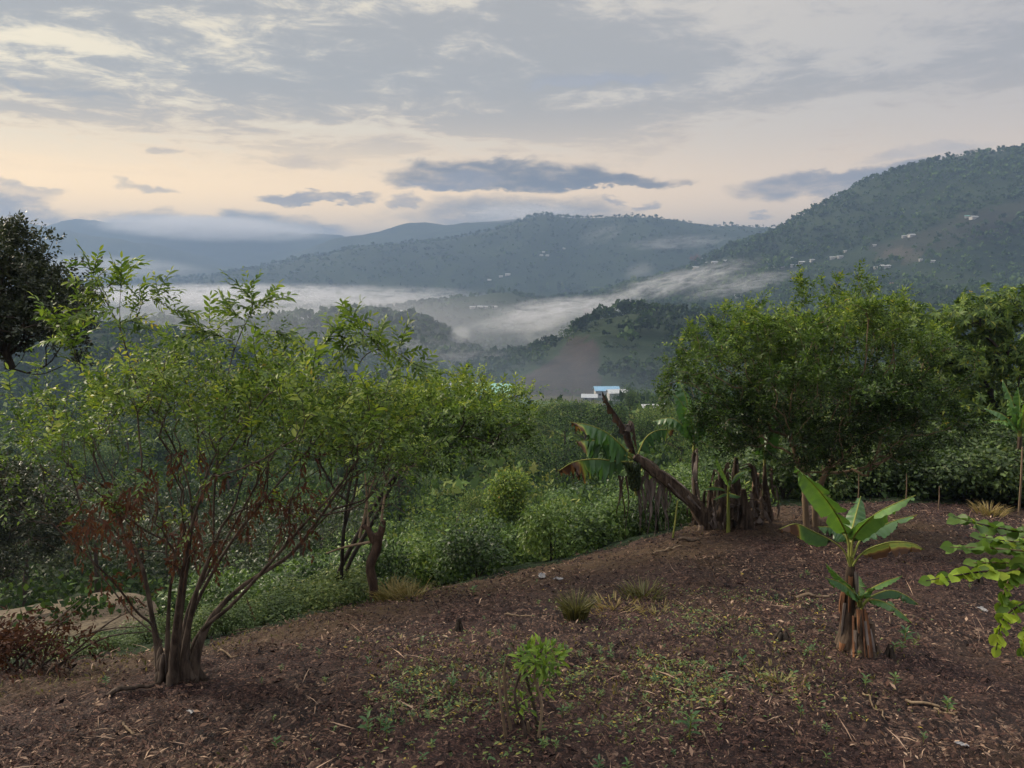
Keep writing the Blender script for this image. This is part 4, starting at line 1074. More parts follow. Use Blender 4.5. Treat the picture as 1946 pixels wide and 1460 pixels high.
# --- the big many-stemmed shrub at the left
def big_shrub():
    rng = np.random.default_rng(42)
    base = on_ground(335, 6.15); Y = 6.15
    t = thing('shade_tree', tuple(base), 'large many-stemmed tree with feathery leaves standing on the left of the bare plot', 'tree')
    sk = Skeleton()
    stems = [
     [(318, 1300, 0), (308, 1240, 0), (290, 1190, .02), (262, 1165, .0), (235, 1130, -.1), (205, 1095, -.2), (160, 1050, -.3), (110, 985, -.4)],
     [(305, 1302, .05), (300, 1240, .1), (287, 1160, .15), (268, 1070, .25), (232, 1005, .35), (205, 930, .4), (170, 850, .45), (150, 770, .5)],
     [(322, 1304, -.05), (318, 1230, -.08), (322, 1130, -.1), (330, 1046, -.15), (268, 1003, -.25), (200, 950, -.35), (153, 904, -.4), (75, 835, -.5), (30, 790, -.55)],
     [(338, 1304, .05), (338, 1220, .08), (350, 1120, .1), (360, 1042, .1), (365, 977, .1), (352, 900, .05), (310, 810, 0), (263, 740, 0), (240, 665, .0), (226, 620, 0), (200, 570, 0), (172, 512, 0)],
     [(350, 1306, -.05), (352, 1230, -.1), (372, 1130, -.12), (403, 1042, -.15), (406, 960, -.15), (412, 880, -.1), (425, 790, -.05), (436, 700, .0), (455, 640, 0), (480, 590, 0)],
     [(365, 1302, 0), (375, 1235, 0), (398, 1182, .05), (422, 1150, .1), (460, 1115, .12), (495, 1092, .15), (556, 1050, .2), (614, 975, .25), (655, 920, .3), (720, 880, .3)],
     [(360, 1304, .1), (368, 1230, .12), (392, 1190, .0), (440, 1150, -.1), (500, 1085, -.2), (575, 1000, -.3), (640, 930, -.35), (700, 850, -.35), (760, 800, -.35)],
     [(345, 1304, .1), (345, 1230, .2), (362, 1150, .35), (400, 1080, .5), (455, 980, .6), (510, 880, .6), (560, 800, .6), (600, 730, .5), (630, 690, .4), (668, 612, .3)],
     [(352, 1304, .1), (356, 1220, .15), (372, 1150, .2), (440, 1030, .3), (520, 930, .35), (590, 850, .4), (650, 770, .3), (690, 680, .2), (740, 665, .1), (785, 690, .0)],
     [(330, 1304, -.1), (330, 1230, -.2), (340, 1140, -.35), (352, 1060, -.5), (380, 950, -.65), (440, 850, -.75), (500, 760, -.75)],
    ]
    ends = [sk.stem([P(a, b, Y + c) for a, b, c in s], -1, len(s) * 5) for s in stems]
    nst = len(sk.pos)
    blobs = [(420, 735, 250, 78, 26), (135, 775, 140, 70, 12), (640, 800, 190, 95, 20), (400, 850, 360, 80, 20), (90, 880, 110, 70, 6), (755, 880, 100, 65, 9), (330, 950, 300, 60, 13), (480, 960, 150, 60, 6), (560, 715, 100, 40, 4), (250, 710, 80, 45, 4), (700, 930, 110, 50, 5), (150, 970, 130, 60, 8)]
    tg = cloud_pts(rng, blobs, 860, Y, 1.15, 150, 38.)
    tips = sk.grow(tg, base, rng, .45, .08, .05, 4, .3)
    # side twigs on the long shoots
    shoots = [(3, 62, [(120, 640), (150, 600), (205, 545), (270, 575), (300, 560), (330, 590), (250, 610), (230, 545), (185, 560), (150, 575), (215, 520), (140, 660), (105, 610)]),
              (4, 40, [(430, 590), (500, 580), (520, 630), (545, 645), (450, 600), (420, 640), (500, 640), (470, 560), (390, 630), (350, 640)]),
              (7, 40, [(640, 610), (690, 630), (650, 640), (620, 650)]), (8, 40, [(720, 650), (760, 660), (790, 700), (700, 640), (740, 690), (660, 660)])]
    stip = list(ends[3:5]) + [ends[7], ends[8]]
    for si, _, pts in shoots:
        tt = np.array([P(a, b, Y + .12 * rng.normal()) for a, b in pts])
        stip += sk.grow(tt, base, rng, .15, .06, .04, 3, .1)
    sk.radii(.0032, 2.25)
    r = np.array(sk.r)
    sk.wood(base, t, M_BARK, .008, 6, .62, 2.9, .085, rng, 0., .42)
    # the shaggy bole: ridged root flares
    bo = MB()
    for k in range(11):
        a = k / 11 * 6.28 + rng.random() * .4; rr = .14 + .12 * rng.random()
        foot = np.array((math.cos(a) * rr, math.sin(a) * rr * .8, 0)); foot[2] = gz(base[0] + foot[0], base[1] + foot[1]) - base[2] - .05
        tube(bo, spline([foot, foot * .72 + (0, 0, .12), (math.cos(a) * .12, math.sin(a) * .1, .2), (math.cos(a) * .10, math.sin(a) * .08, .10 + .24 * rng.random())], 9), np.array([.03, .05, .058, .055, .05, .046, .042, .035, .02]) * (.35 + .35 * rng.random()), 7, rough=.7, rng=rng)
    link('bole', bo.mesh('bole'), M_BARK, t)
    pos = np.array(sk.pos); par = np.array(sk.par)
    def dir_at(i): return nrm(pos[i] - pos[par[i]])
    # foliage: sprays at the twig ends and along the outer twigs
    crown = None; mb = MB(); tw = MB(); tw.k = 1.
    px, py = pix_of(pos)
    outer = np.array([i for i in range(nst, len(pos)) if r[i] < .0052])
    low = np.clip((py[outer] - 820) / 90, 0, 1)
    keep = rng.random(len(outer)) < 1 - .84 * low
    idx = outer[keep]
    reps = 2
    org = []; dr = []; tn = []
    for _ in range(reps):
        d = np.array([dir_at(i) for i in idx]) * .55 + rng.normal(size=(len(idx), 3)) * .55; d[:, 2] += .12
        org.append(pos[idx] + rng.normal(size=(len(idx), 3)) * .03 - base); dr.append(d)
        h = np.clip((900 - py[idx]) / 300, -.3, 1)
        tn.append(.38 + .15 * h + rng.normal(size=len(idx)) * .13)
    org = np.concatenate(org); dr = np.concatenate(dr); tn = np.concatenate(tn)
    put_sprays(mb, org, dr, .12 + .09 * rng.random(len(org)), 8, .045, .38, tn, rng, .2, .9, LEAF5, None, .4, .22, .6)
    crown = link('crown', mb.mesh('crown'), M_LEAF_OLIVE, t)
    # single sprays one can pick out: on the long shoots and over the top
    SP = spray_meshes(M_BARK, 9, .21, .074, .36, 900, 7, .22, .42)
    SPL = spray_meshes(M_BARK, 8, .18, .072, .38, 930, 5, .15, .60)
    n = 0
    for i in stip:
        for q in range(3):
            d = dir_at(i) + rng.normal(size=3) * .5 + (0, 0, .15)
            place_spray(SP[rng.integers(7)], M_LEAF_OLIVE, crown, base, pos[i], d, .8 + .4 * rng.random(), rng); n += 1
        j = par[i]
        for q in range(2):
            if j < 0: break
            d = dir_at(i) * .5 + rng.normal(size=3) * .6
            place_spray(SP[rng.integers(7)], M_LEAF_OLIVE, crown, base, pos[j], d, .7 + .4 * rng.random(), rng); n += 1
            j = par[j]
    top = [i for i in tips if py[i] < 860]
    for i in rng.permutation(top)[:110]:
        d = dir_at(i) * .5 + rng.normal(size=3) * .45 + (0, 0, .35)
        me = SPL[rng.integers(5)] if rng.random() < .6 else SP[rng.integers(7)]
        place_spray(me, M_LEAF_OLIVE, crown, base, pos[i], d, .8 + .4 * rng.random(), rng)
    # dry red leaves still hanging in the lower branches
    dm = MB()
    cand = np.array([i for i in range(len(pos)) if 850 < py[i] < 1160 and 120 < px[i] < 600 and r[i] < .03])
    cand = cand[fbm(px[cand] / 70, py[cand] / 50, 5, 2) + .12 * (py[cand] > 930) > .06]
    sel = rng.choice(cand, 210, replace=len(cand) < 210)
    o_ = pos[sel] + rng.normal(size=(len(sel), 3)) * .03 - base
    d_ = rng.normal(size=(len(sel), 3)) * .6; d_[:, 2] -= .5
    put_sprays(dm, o_, d_, .14, 7, .062, .34, .45, rng, .9, .6, LEAF5, None, .4, .1, .3)
    link('dry_foliage', dm.mesh('dry_foliage'), M_LEAF_DEAD, t)
    return t
big_shrub()

def px_tree(name, label, base, stems, blobs, Y, Yd, n_t, leaf, L, k, mat, bark, seed, tint=.4, reps=3, light=.14, limb_r=.014, spray_obj=0, tipr=.0045, rmax=.09, width=.42, tpl=LEAF4, extra=(), jit=.5, droop=.2, rsel=1.6, segs=4):
    """a tree whose stems and crown are laid out from picture places at the distance Y"""
    rng = np.random.default_rng(seed); base = np.asarray(base, float)
    t = thing(name, tuple(base), label, 'tree')
    sk = Skeleton()
    for s in stems: sk.stem([q if len(q) == 3 and abs(q[1]) < 60 and isinstance(q, np.ndarray) else P(q[0], q[1], Y + (q[2] if len(q) > 2 else 0)) for q in s], -1, len(s) * 5)
    nst = len(sk.pos)
    tg = cloud_pts(rng, blobs, n_t, Y, Yd, max(30, n_t // 9), 30. if n_t > 500 else 26.)
    if len(extra): tg = np.concatenate([tg, np.array([P(a, b, Y + c) for a, b, c in extra])])
    tips = sk.grow(tg, base, rng, .4, .08, .05, segs, .3)
    sk.radii(tipr, 2.3)
    sk.wood(base, t, bark, limb_r, 6, 1., .3, rmax, rng)
    pos = np.array(sk.pos); par = np.array(sk.par); r = np.array(sk.r); px, py = pix_of(pos)
    idx = np.array([i for i in range(nst, len(pos)) if r[i] < tipr * rsel])
    mb = MB(); org = []; dr = []; tn = []
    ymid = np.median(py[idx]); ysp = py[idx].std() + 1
    for _ in range(reps):
        d = nrm(pos[idx] - pos[par[idx]]) * .5 + rng.normal(size=(len(idx), 3)) * jit; d[:, 2] += .1
        org.append(pos[idx] + rng.normal(size=(len(idx), 3)) * L * .3 - base); dr.append(d)
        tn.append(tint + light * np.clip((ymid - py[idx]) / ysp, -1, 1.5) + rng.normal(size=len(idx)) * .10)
    org, dr, tn = np.concatenate(org), np.concatenate(dr), np.concatenate(tn)
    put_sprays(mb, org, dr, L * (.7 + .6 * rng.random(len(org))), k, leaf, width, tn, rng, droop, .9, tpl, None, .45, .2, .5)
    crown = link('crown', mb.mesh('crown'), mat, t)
    if spray_obj:
        SP = spray_meshes(None, 8, L * 1.3, leaf * 1.15, width, seed + 700, 5, .15, .58)
        up = sorted(tips, key=lambda i: py[i])[:spray_obj]
        for i in up:
            d = nrm(pos[i] - pos[par[i]]) * .6 + rng.normal(size=3) * .4 + (0, 0, .3)
            place_spray(SP[rng.integers(5)], mat, crown, base, pos[i], d, .8 + .5 * rng.random(), rng)
    return t
# --- the shade tree in front of the valley, behind the big shrub
b = on_ground(640, 13.0)
px_tree('shade_tree', 'wide spreading shade tree behind the big left tree, its crown reaching over the valley', b,
        [[(628, 1190), (640, 1100), (690, 1000), (740, 920), (800, 865), (860, 835), (910, 800)], [(640, 1180, .1), (660, 1080, .2), (715, 980, .3), (760, 890, .4), (790, 820, .4), (830, 770, .4)],
         [(650, 1180, .2), (650, 1060, -.2), (660, 950, -.4), (680, 850, -.5), (700, 780, -.6)]],
        [(840, 775, 150, 45, 20), (700, 770, 110, 50, 12), (900, 800, 90, 50, 10), (780, 830, 130, 40, 8), (960, 760, 40, 24, 2), (640, 800, 70, 50, 5), (860, 860, 60, 40, 4), (900, 840, 80, 35, 7), (950, 800, 50, 40, 6)], 11.5, 1.6, 400,
        .060, .17, 7, M_LEAF_OLIVE, M_BARK_DARK, 61, .36, 4, .16, spray_obj=60, extra=[(985, 745, 0), (1000, 790, 0), (880, 715, .2), (1000, 750, .1), (830, 712, 0)])
# --- the dense shade tree at the right
b = on_ground(1540, 12.5)
px_tree('shade_tree', 'dense dark green shade tree with two slim stems on the right of the plot', b,
        [[(1533, 1004), (1530, 960), (1527, 920), (1512, 870), (1502, 835), (1470, 790), (1420, 740)], [(1551, 1000, .1), (1549, 960, .1), (1562, 915, .1), (1578, 880, .1), (1588, 835, .1), (1625, 790, .1), (1680, 745, .1)],
         [(1534, 1004, .05), (1531, 950, .08), (1526, 900, .2), (1532, 840, .5), (1540, 770, .6), (1550, 690, .6)]],
        [(1430, 730, 150, 120, 22), (1600, 720, 180, 140, 28), (1560, 620, 160, 55, 12), (1700, 770, 95, 100, 11), (1390, 790, 110, 70, 9), (1320, 690, 60, 80, 8), (1700, 660, 90, 70, 8), (1500, 800, 150, 50, 8), (1640, 850, 130, 40, 6), (1750, 820, 70, 60, 6)], 12.5, 1.7, 700,
        .058, .16, 7, M_LEAF_OLIVE, M_BARK_PALE, 71, .22, 7, .13, spray_obj=120, rmax=.075,
        extra=[(1520, 530, 0), (1522, 548, 0), (1630, 522, 0), (1634, 545, 0), (1660, 540, .1), (1380, 590, 0), (1310, 628, 0), (1285, 650, 0), (1716, 570, 0), (1560, 545, .2), (1590, 540, .1), (1450, 570, 0), (1270, 690, 0), (1262, 760, 0)])
# --- the dark tree at the left edge
b = on_ground(-330, 15.0)
px_tree('forest_tree', 'dark leathery-leaved tree reaching into the picture at the left edge', b,
        [[(-300, 1200), (-290, 1000), (-230, 850), (-120, 770), (-30, 725), (35, 692), (50, 640), (40, 570)], [(-300, 1190, .2), (-280, 950, .3), (-220, 780, .3), (-130, 680, .4), (-60, 560, .4), (-10, 480, .4)], [(20, 700), (70, 712), (110, 700), (135, 685)]],
        [(25, 520, 70, 70, 10), (80, 595, 75, 62, 14), (-40, 600, 100, 90, 14), (118, 570, 46, 34, 5), (28, 450, 30, 30, 3), (-150, 600, 120, 120, 12), (-60, 480, 80, 60, 7)], 13.5, 1.6, 380,
        .075, .17, 6, M_LEAF_DARK, M_BARK_DARK, 81, .45, 7, .08, tipr=.006, width=.5, rmax=.16)
b = on_ground(-60, 18)
px_tree('forest_tree', 'dark tree standing lower on the slope at the left edge', b,
        [[(-40, 1190), (-30, 1080), (0, 1000), (30, 930), (50, 880)], [(-45, 1190, .2), (-60, 1060, .3), (-80, 960, .3), (-100, 900, .3)]],
        [(20, 900, 100, 60, 10), (60, 980, 90, 60, 8), (-60, 960, 110, 100, 10), (20, 1050, 70, 50, 4)], 17, 1.6, 260, .085, .2, 6, M_LEAF_DARK, M_BARK_DARK, 91, .55, 4, .1, tipr=.006, width=.5)
# --- the round flowering tree at the right edge
def rosette_tree():
    rng = np.random.default_rng(17); Y = 21.
    base = on_ground(1925, 22.)
    t = thing('flowering_tree', tuple(base), 'round tree with large drooping leaf rosettes and yellow flowers at the right edge', 'tree')
    sk = Skeleton()
    sk.stem([base - (0, 0, .1), base + (0.05, 0, 1.0), P(1915, 780, Y), P(1905, 700, Y)])
    L = lobes_px(rng, [(1880, 660, 100, 80, 16), (1960, 680, 110, 110, 16), (1800, 640, 62, 60, 10), (1810, 730, 80, 70, 10), (1752, 640, 40, 50, 5), (1765, 760, 50, 60, 6), (1850, 780, 90, 40, 8), (1990, 600, 80, 50, 6), (1900, 575, 70, 24, 7), (1850, 600, 60, 26, 5)], Y, 0, .52, .85, .9)
    tg = np.array([l[:3] for l in L]); sk.grow(tg, base, rng); sk.radii(.02); sk.wood(base, t, M_BARK_DARK, .03, 6)
    mb = MB(); fl = MB(); L = np.array(L)
    li = rng.integers(len(L), size=1800)
    v = nrm(rng.normal(size=(1800, 3))); v[:, 2] = v[:, 2] * .8 + .15
    c = L[li, :3] + v * L[li, 3:6] * (.8 + .25 * rng.random((1800, 1))) - base
    for j in range(9):
        a = j / 9 * 6.28 + rng.random(1800) * .5
        s = nrm(np.cross(v, (0.3, .2, 1.))); w = np.cross(v, s)
        d = s * np.cos(a)[:, None] + w * np.sin(a)[:, None] + v * .35; d[:, 2] -= .35
        put_leaves(mb, c, d, v + rng.normal(size=(1800, 3)) * .2, .19 * (.75 + .5 * rng.random(1800)), .27, np.clip(.46 + .20 * rng.normal(size=1800), 0, 1), LEAF5)
    link('crown', mb.mesh('crown'), M_LEAF_ROSETTE, t)
    pick = rng.choice(1800, 130, replace=False)
    for j in range(5):
        put_leaves(fl, c[pick] + v[pick] * .06, v[pick] + rng.normal(size=(130, 3)) * .5, rng.normal(size=(130, 3)), .07, .3, .5 + .3 * rng.random(130), LEAF4)
    link('flower_clusters', fl.mesh('flower_clusters'), M_FLOWER, t, kind='stuff')
M_LEAF_ROSETTE = leaf_mat('rosette_leaf', [(0., (.02, .045, .012)), (.4, (.085, .15, .026)), (.7, (.20, .27, .04)), (1., (.34, .34, .06))], .35)
M_FLOWER = leaf_mat('yellow_flower', [(0., (.26, .22, .02)), (1., (.55, .38, .04))], .3, vary=.1)
rosette_tree()
# --- the pollarded trunk on the rim
def pollard():
    rng = np.random.default_rng(4); base = on_ground(712, 10.45)
    t = thing('cut_trunk', tuple(base), 'twisted pollarded trunk with thin sprouts standing on the rim of the plot', 'trunk')
    Y = 10.45; s = Y / F_PX
    pts = [base - (0, 0, .08), P(709, 1110, Y), P(704, 1075, Y), P(716, 1045, Y), P(718, 1015, Y)]
    mb = MB(); tube(mb, spline(np.array(pts), 16) - base, np.interp(np.linspace(0, 1, 16), [0, .35, .6, 1], [.05, .058, .062, .065]), 10, rough=.3, rng=rng)
    link('trunk', mb.mesh('trunk'), M_BARK_RED, t)
    for sg, pp in (('stub', [P(712, 1030, Y), P(700, 1005, Y), P(688, 998, Y)]), ('stub', [P(720, 1025, Y), P(726, 1005, Y), P(729, 990, Y)])):
        m = MB(); tube(m, np.array(pp) - base, [.05, .04, .032], 8, rough=.3, rng=rng); link('stub', m.mesh('stub'), M_BARK_RED, t)
    for pp in ([(683, 1022), (692, 985), (700, 940), (715, 900)], [(727, 1010), (726, 980), (732, 940), (740, 890)], [(700, 1000), (698, 960), (694, 900)], [(705, 1030), (655, 1040), (620, 1052)]):
        m = MB(); tube(m, spline(np.array([P(a, b, Y) for a, b in pp]) - base, 10), np.linspace(.022, .010, 10), 5); link('sprout', m.mesh('sprout'), M_BARK_PALE, t)
pollard()
# ------------------------------------------------------------------ bananas
M_BANANA = None
def banana_mat():
    m, t = new_mat('banana_leaf')
    a = attr(t)
    co = t.node('ShaderNodeTexCoord').outputs['Object']
    n = t.noise(co, 9, 5, .6).outputs[0]
    c = stops(t, t.math('ADD', a, t.math('MULTIPLY', t.math('SUBTRACT', n, .5), .14), clamp=True),
              [(0., (.018, .05, .02)), (.28, (.045, .115, .035)), (.48, (.11, .22, .045)), (.62, (.30, .34, .06)), (.72, (.20, .115, .035)), (.85, (.085, .042, .022)), (1., (.035, .022, .016))])
    p = principled(t, c, .42, .45)
    tr = t.node('ShaderNodeBsdfTranslucent'); t.put(tr.inputs[0], t.mix(1.0, c, (1., 1., .5), 'MULTIPLY'))
    mx = t.node('ShaderNodeMixShader'); mx.inputs[0].default_value = .35
    t.l.new(p, mx.inputs[1]); t.l.new(tr.outputs[0], mx.inputs[2]); finish(t, mx.outputs[0])
    return m
M_BANANA = banana_mat()
M_SHEATH = bark_mat('dry_banana_sheath', (.026, .018, .013), (.13, .095, .07), 16, .08, 1.)
M_SHEATH_GREY = bark_mat('grey_dry_leaf', (.085, .068, .06), (.22, .185, .165), 12, .12, .5)
M_SHEATH_ORANGE = bark_mat('rusty_sheath', (.07, .034, .02), (.25, .12, .06), 14, .10, .8)
M_STALK = bark_mat('green_stalk', (.11, .14, .03), (.22, .22, .06), 8, .15, .2)
def banana_leaf(parent, base, pts, width, seed, tint=.32, tip_dead=0., fold=.35, pet=.2, tear=.25, roll=0., n=44, name='leaf', gap=.25, lean=0., under=None, curl=.0, mat=None):
    """midrib through world points; two half blades of side strips that may be torn apart"""
    rng = np.random.default_rng(seed); c = spline(np.asarray(pts, float), n + 1) - base
    T = nrm(np.gradient(c, axis=0)); S = nrm(np.cross(T, (0, 0, 1.)) + 1e-4); Nn = np.cross(S, T)
    if roll:
        S, Nn = S * math.cos(roll) + Nn * math.sin(roll), Nn * math.cos(roll) - S * math.sin(roll)
    mb = MB(); k0 = int(pet * n)
    u = np.clip((np.arange(n + 1) - k0) / (n - k0), 0, 1)
    w = width * np.clip(np.sin(np.pi * np.clip(u, .0, 1) ** .75), 0, 1) ** .55
    for sg in (-1, 1):
        j = k0
        while j < n:
            k = min(n, j + (int(rng.integers(2, 7)) if rng.random() < tear else int(rng.integers(9, 24))))
            if n - k < 2: k = n
            da = rng.normal() * (.30 if tear > .5 else .22) * (1 if tear > .3 else .4); sl = 1 - (.45 if tear > .5 else .25) * rng.random() * (tear > .3)
            sw = .22 * (1 if rng.random() < .8 else -1)
            rows = []; tin = []
            for i in range(j, k + 1):
                f = fold + da + curl * u[i]
                side = S[i] * (sg * math.cos(f)) - Nn[i] * math.sin(f)
                dn = np.array((0, 0, -1.)) * lean
                shr = 1.
                if k < n and i == k: shr = 1 - gap * .12
                if j > k0 and i == j: shr = 1 - gap * .12
                for q in (0., .35, .7, 1.):
                    ripple = .05 * width * math.sin(i * 1.57 + sg) * min(q * 2, 1.)
                    p_ = c[i] + (side * q + dn * q * q) * w[i] * sl * shr + T[i] * sw * q * w[i] * .35 + Nn[i] * ripple
                    if q == 1. and (i == j or i == k) and tear > .3: p_ = p_ + T[i] * (.012 + .02 * gap) * (1 if i == j else -1)
                    p_ = p_ + (c[min(n, (j + k) // 2)] - c[i]) * (.34 * gap * q * q if tear > .3 else 0.)
                    rows.append(p_)
                    tt = tint + (.10 if q == 0 else 0) + .05 * rng.normal() * .6
                    if tip_dead > 0: tt = max(tt, tint + (1.0 - tint) * np.clip((u[i] - (1 - tip_dead) + .12 * (q - .5)) / .16, 0, 1) * .82)
                    if under is not None: tt = max(tt, under * np.clip((q - .35) / .3, 0, 1))
                    tin.append(tt)
            m = k - j + 1
            ii = (np.arange(m - 1)[:, None] * 4 + np.arange(3)[None]).reshape(-1)
            mb.add(rows, np.stack([ii, ii + 1, ii + 5, ii + 4], 1), np.array(tin))
            j = k
    lf = link(name, mb.mesh(name), mat or M_BANANA, parent)
    mr = MB(); tube(mr, c, np.linspace(.014, .004, n + 1) * (width / .17) ** .5, 5)
    link('midrib', mr.mesh('midrib'), M_SHEATH if tip_dead > .6 else M_STALK, lf)
    return lf
def shaggy_stem(parent, base, pts, r0, r1, seed, flaps=10, name='stem', mat=None, flap_mat=None, flare=.35):
    """a banana stem wrapped in dry leaf sheaths, each loose flap its own piece"""
    rng = np.random.default_rng(seed); n = 14; c = spline(np.asarray(pts, float), n) - base
    rad = np.linspace(r0, r1, n) * (1 + flare * np.exp(-np.linspace(0, 1, n) * 6))
    mb = MB(); tube(mb, c, rad, 12, rough=.32, rng=rng)
    st = link(name, mb.mesh(name), mat or M_SHEATH, parent)
    T = nrm(np.gradient(c, axis=0))
    for f in range(flaps):
        i = int(rng.integers(1, n - 1)); a = rng.random() * 6.28
        rf = rot_to(T[i]); s = rf[:, 1] * math.cos(a) + rf[:, 2] * math.sin(a)
        p0 = c[i] + s * rad[i] * .95; L = (.18 + .35 * rng.random()) * (r0 / .09) ** .5; wd = rad[i] * (.25 + .45 * rng.random())
        bt = np.cross(T[i], s); rows = []
        for q in np.linspace(0, 1, 6):
            p_ = p0 - T[i] * L * q + s * (.35 * rad[i] * math.sin(q * 2.2) + .015)
            p_[2] -= .06 * L * q
            w_ = wd * (1 - .55 * q) * (1 + .3 * rng.normal() * .4)
            rows += [p_ - bt * w_ - s * w_ * .35, p_ + s * .012, p_ + bt * w_ - s * w_ * .35]
        ii = (np.arange(5)[:, None] * 3 + np.arange(2)[None]).reshape(-1)
        m = MB(); m.add(rows, np.stack([ii, ii + 1, ii + 4, ii + 3], 1))
        link('sheath', m.mesh('sheath'), (flap_mat or M_SHEATH) if rng.random() < .65 else M_SHEATH_GREY, parent)
    return st
def hang_leaf(parent, base, top, length, width, seed, strips=7, mat=None):
    """a dead leaf hanging straight down in tatters"""
    rng = np.random.default_rng(seed)
    for s in range(strips):
        m = MB(); x = (s / max(1, strips - 1) - .5) * width; L = length * (.55 + .5 * rng.random()); rows = []
        off = rng.normal() * .06; yo = rng.normal() * .04; ph = rng.random() * 6
        for q in np.linspace(0, 1, 8):
            w_ = width / strips * (.3 + .8 * rng.random()) * (1.15 - 1.0 * q ** 2) * .62
            cx = x * (1 - .15 * q) + off * q + .03 * math.sin(q * 6 + ph); cy = yo * q + .02 * math.cos(q * 6 + ph)
            rows += [(cx - w_, cy - .01, -L * q), (cx, cy + .012, -L * q), (cx + w_, cy - .01, -L * q)]
        ii = (np.arange(7)[:, None] * 3 + np.arange(2)[None]).reshape(-1)
        m.add(np.array(rows) + (np.asarray(top) - base), np.stack([ii, ii + 1, ii + 4, ii + 3], 1))
        link('dead_leaf', m.mesh('dead_leaf'), mat or M_SHEATH_GREY, parent)
def cpx(x, y, ox, oy, sc): return ox + x / sc, oy + y / sc

# --- the young banana plant in front at the right
def young_banana():
    Y = 6.6; base = on_ground(1632, Y)
    t = thing('banana_plant', tuple(base), 'young banana plant with two green leaf crowns and rusty sheaths at the right front', 'banana plant')
    q = lambda x, y, dy=0.: P(*cpx(x, y, 1450, 840, 3.173), Y + dy)
    shaggy_stem(t, base, [q(505, 1235, .12), q(515, 1100, .12), q(522, 930, .10), q(530, 800, .05), q(530, 730, .05)], .072, .030, 1, 12, flap_mat=M_SHEATH_ORANGE)
    shaggy_stem(t, base, [q(615, 1320, -.08), q(600, 1200, -.06), q(588, 1080, -.04), q(582, 985, 0)], .085, .028, 2, 16, flap_mat=M_SHEATH_ORANGE, flare=.7)
    shaggy_stem(t, base, [q(655, 1290, .02), q(650, 1200, .02), q(650, 1090, .03)], .05, .03, 3, 8, name='dead_stump')
    m = MB(); tube(m, np.array([q(530, 760, .05), q(528, 680, .04), q(525, 600, .03)]) - base, [.030, .026, .02], 8); link('stalk', m.mesh('stalk'), M_STALK, t)
    def leaf(pts, width, seed, **k): return banana_leaf(t, base, [q(*p_) for p_ in pts], width, seed, **k)
    leaf([(528, 700, .03), (505, 560, .0), (420, 400, -.15), (300, 250, -.25), (192, 148, -.25)], 0.126, 11, tint=.42, fold=.55, pet=.25, tear=.42, gap=.5, roll=-.75, lean=.15)
    leaf([(528, 690, .05), (530, 570, .1), (560, 440, .25), (590, 328, .45)], 0.126, 12, tint=.30, fold=.35, pet=.2, tear=.32, gap=.5)
    leaf([(532, 690, .0), (550, 570, -.05), (660, 450, -.25), (780, 380, -.35), (922, 322, -.35)], 0.101, 13, tint=.42, fold=.6, pet=.2, tear=.36, gap=.5, roll=.35, lean=.25)
    leaf([(540, 700, .0), (590, 590, .05), (680, 530, .1), (780, 480, .1), (930, 440, .05)], 0.092, 14, tint=.26, tip_dead=.10, fold=.5, pet=.22, tear=.36, gap=.5, roll=.2, lean=.2)
    leaf([(525, 690, .05), (500, 580, .1), (430, 520, .15), (330, 512, .2)], 0.092, 15, tint=.22, fold=.8, pet=.25, tear=.5, gap=.5, lean=.35)
    leaf([(525, 750, .0), (490, 660, -.02), (420, 600, -.05), (300, 540, -.1), (200, 495, -.15), (100, 525, -.2)], 0.084, 16, tint=.30, tip_dead=.52, fold=1.1, pet=.42, tear=.35, lean=.5)
    leaf([(540, 750, .0), (580, 690, -.02), (650, 640, -.05), (780, 603, -.1), (900, 612, -.15), (972, 650, -.18)], 0.084, 17, tint=.55, fold=1.2, pet=.25, tear=.4, lean=.55, under=.86)
    leaf([(580, 995, -.02), (560, 915, -.05), (480, 830, -.1), (378, 733, -.1)], 0.080, 18, tint=.36, fold=.5, pet=.2, tear=.32, gap=.5, roll=-.3)
    leaf([(580, 1000, -.02), (555, 920, -.1), (470, 850, -.2), (378, 820, -.25)], 0.071, 19, tint=.28, fold=.7, pet=.22, tear=.32, gap=.5, lean=.3)
    leaf([(584, 990, .0), (580, 930, .02), (575, 870, .12), (572, 798, .25)], 0.084, 20, tint=.46, fold=.5, pet=.2, tear=.32, gap=.5)
    leaf([(588, 995, -.02), (615, 915, -.08), (720, 850, -.15), (842, 808, -.2)], 0.084, 21, tint=.34, fold=.4, pet=.2, tear=.32, gap=.5, roll=.4)
    leaf([(590, 1000, .0), (640, 940, .05), (760, 895, .1), (860, 925, .1), (938, 982, .05)], 0.071, 22, tint=.24, fold=.7, pet=.25, tear=.36, gap=.5, lean=.3)
    leaf([(590, 1010, -.04), (640, 955, -.08), (730, 965, -.15), (820, 1020, -.2), (898, 1092, -.22)], 0.071, 23, tint=.33, tip_dead=.05, fold=.5, pet=.22, tear=.32, gap=.5, lean=.2)
young_banana()

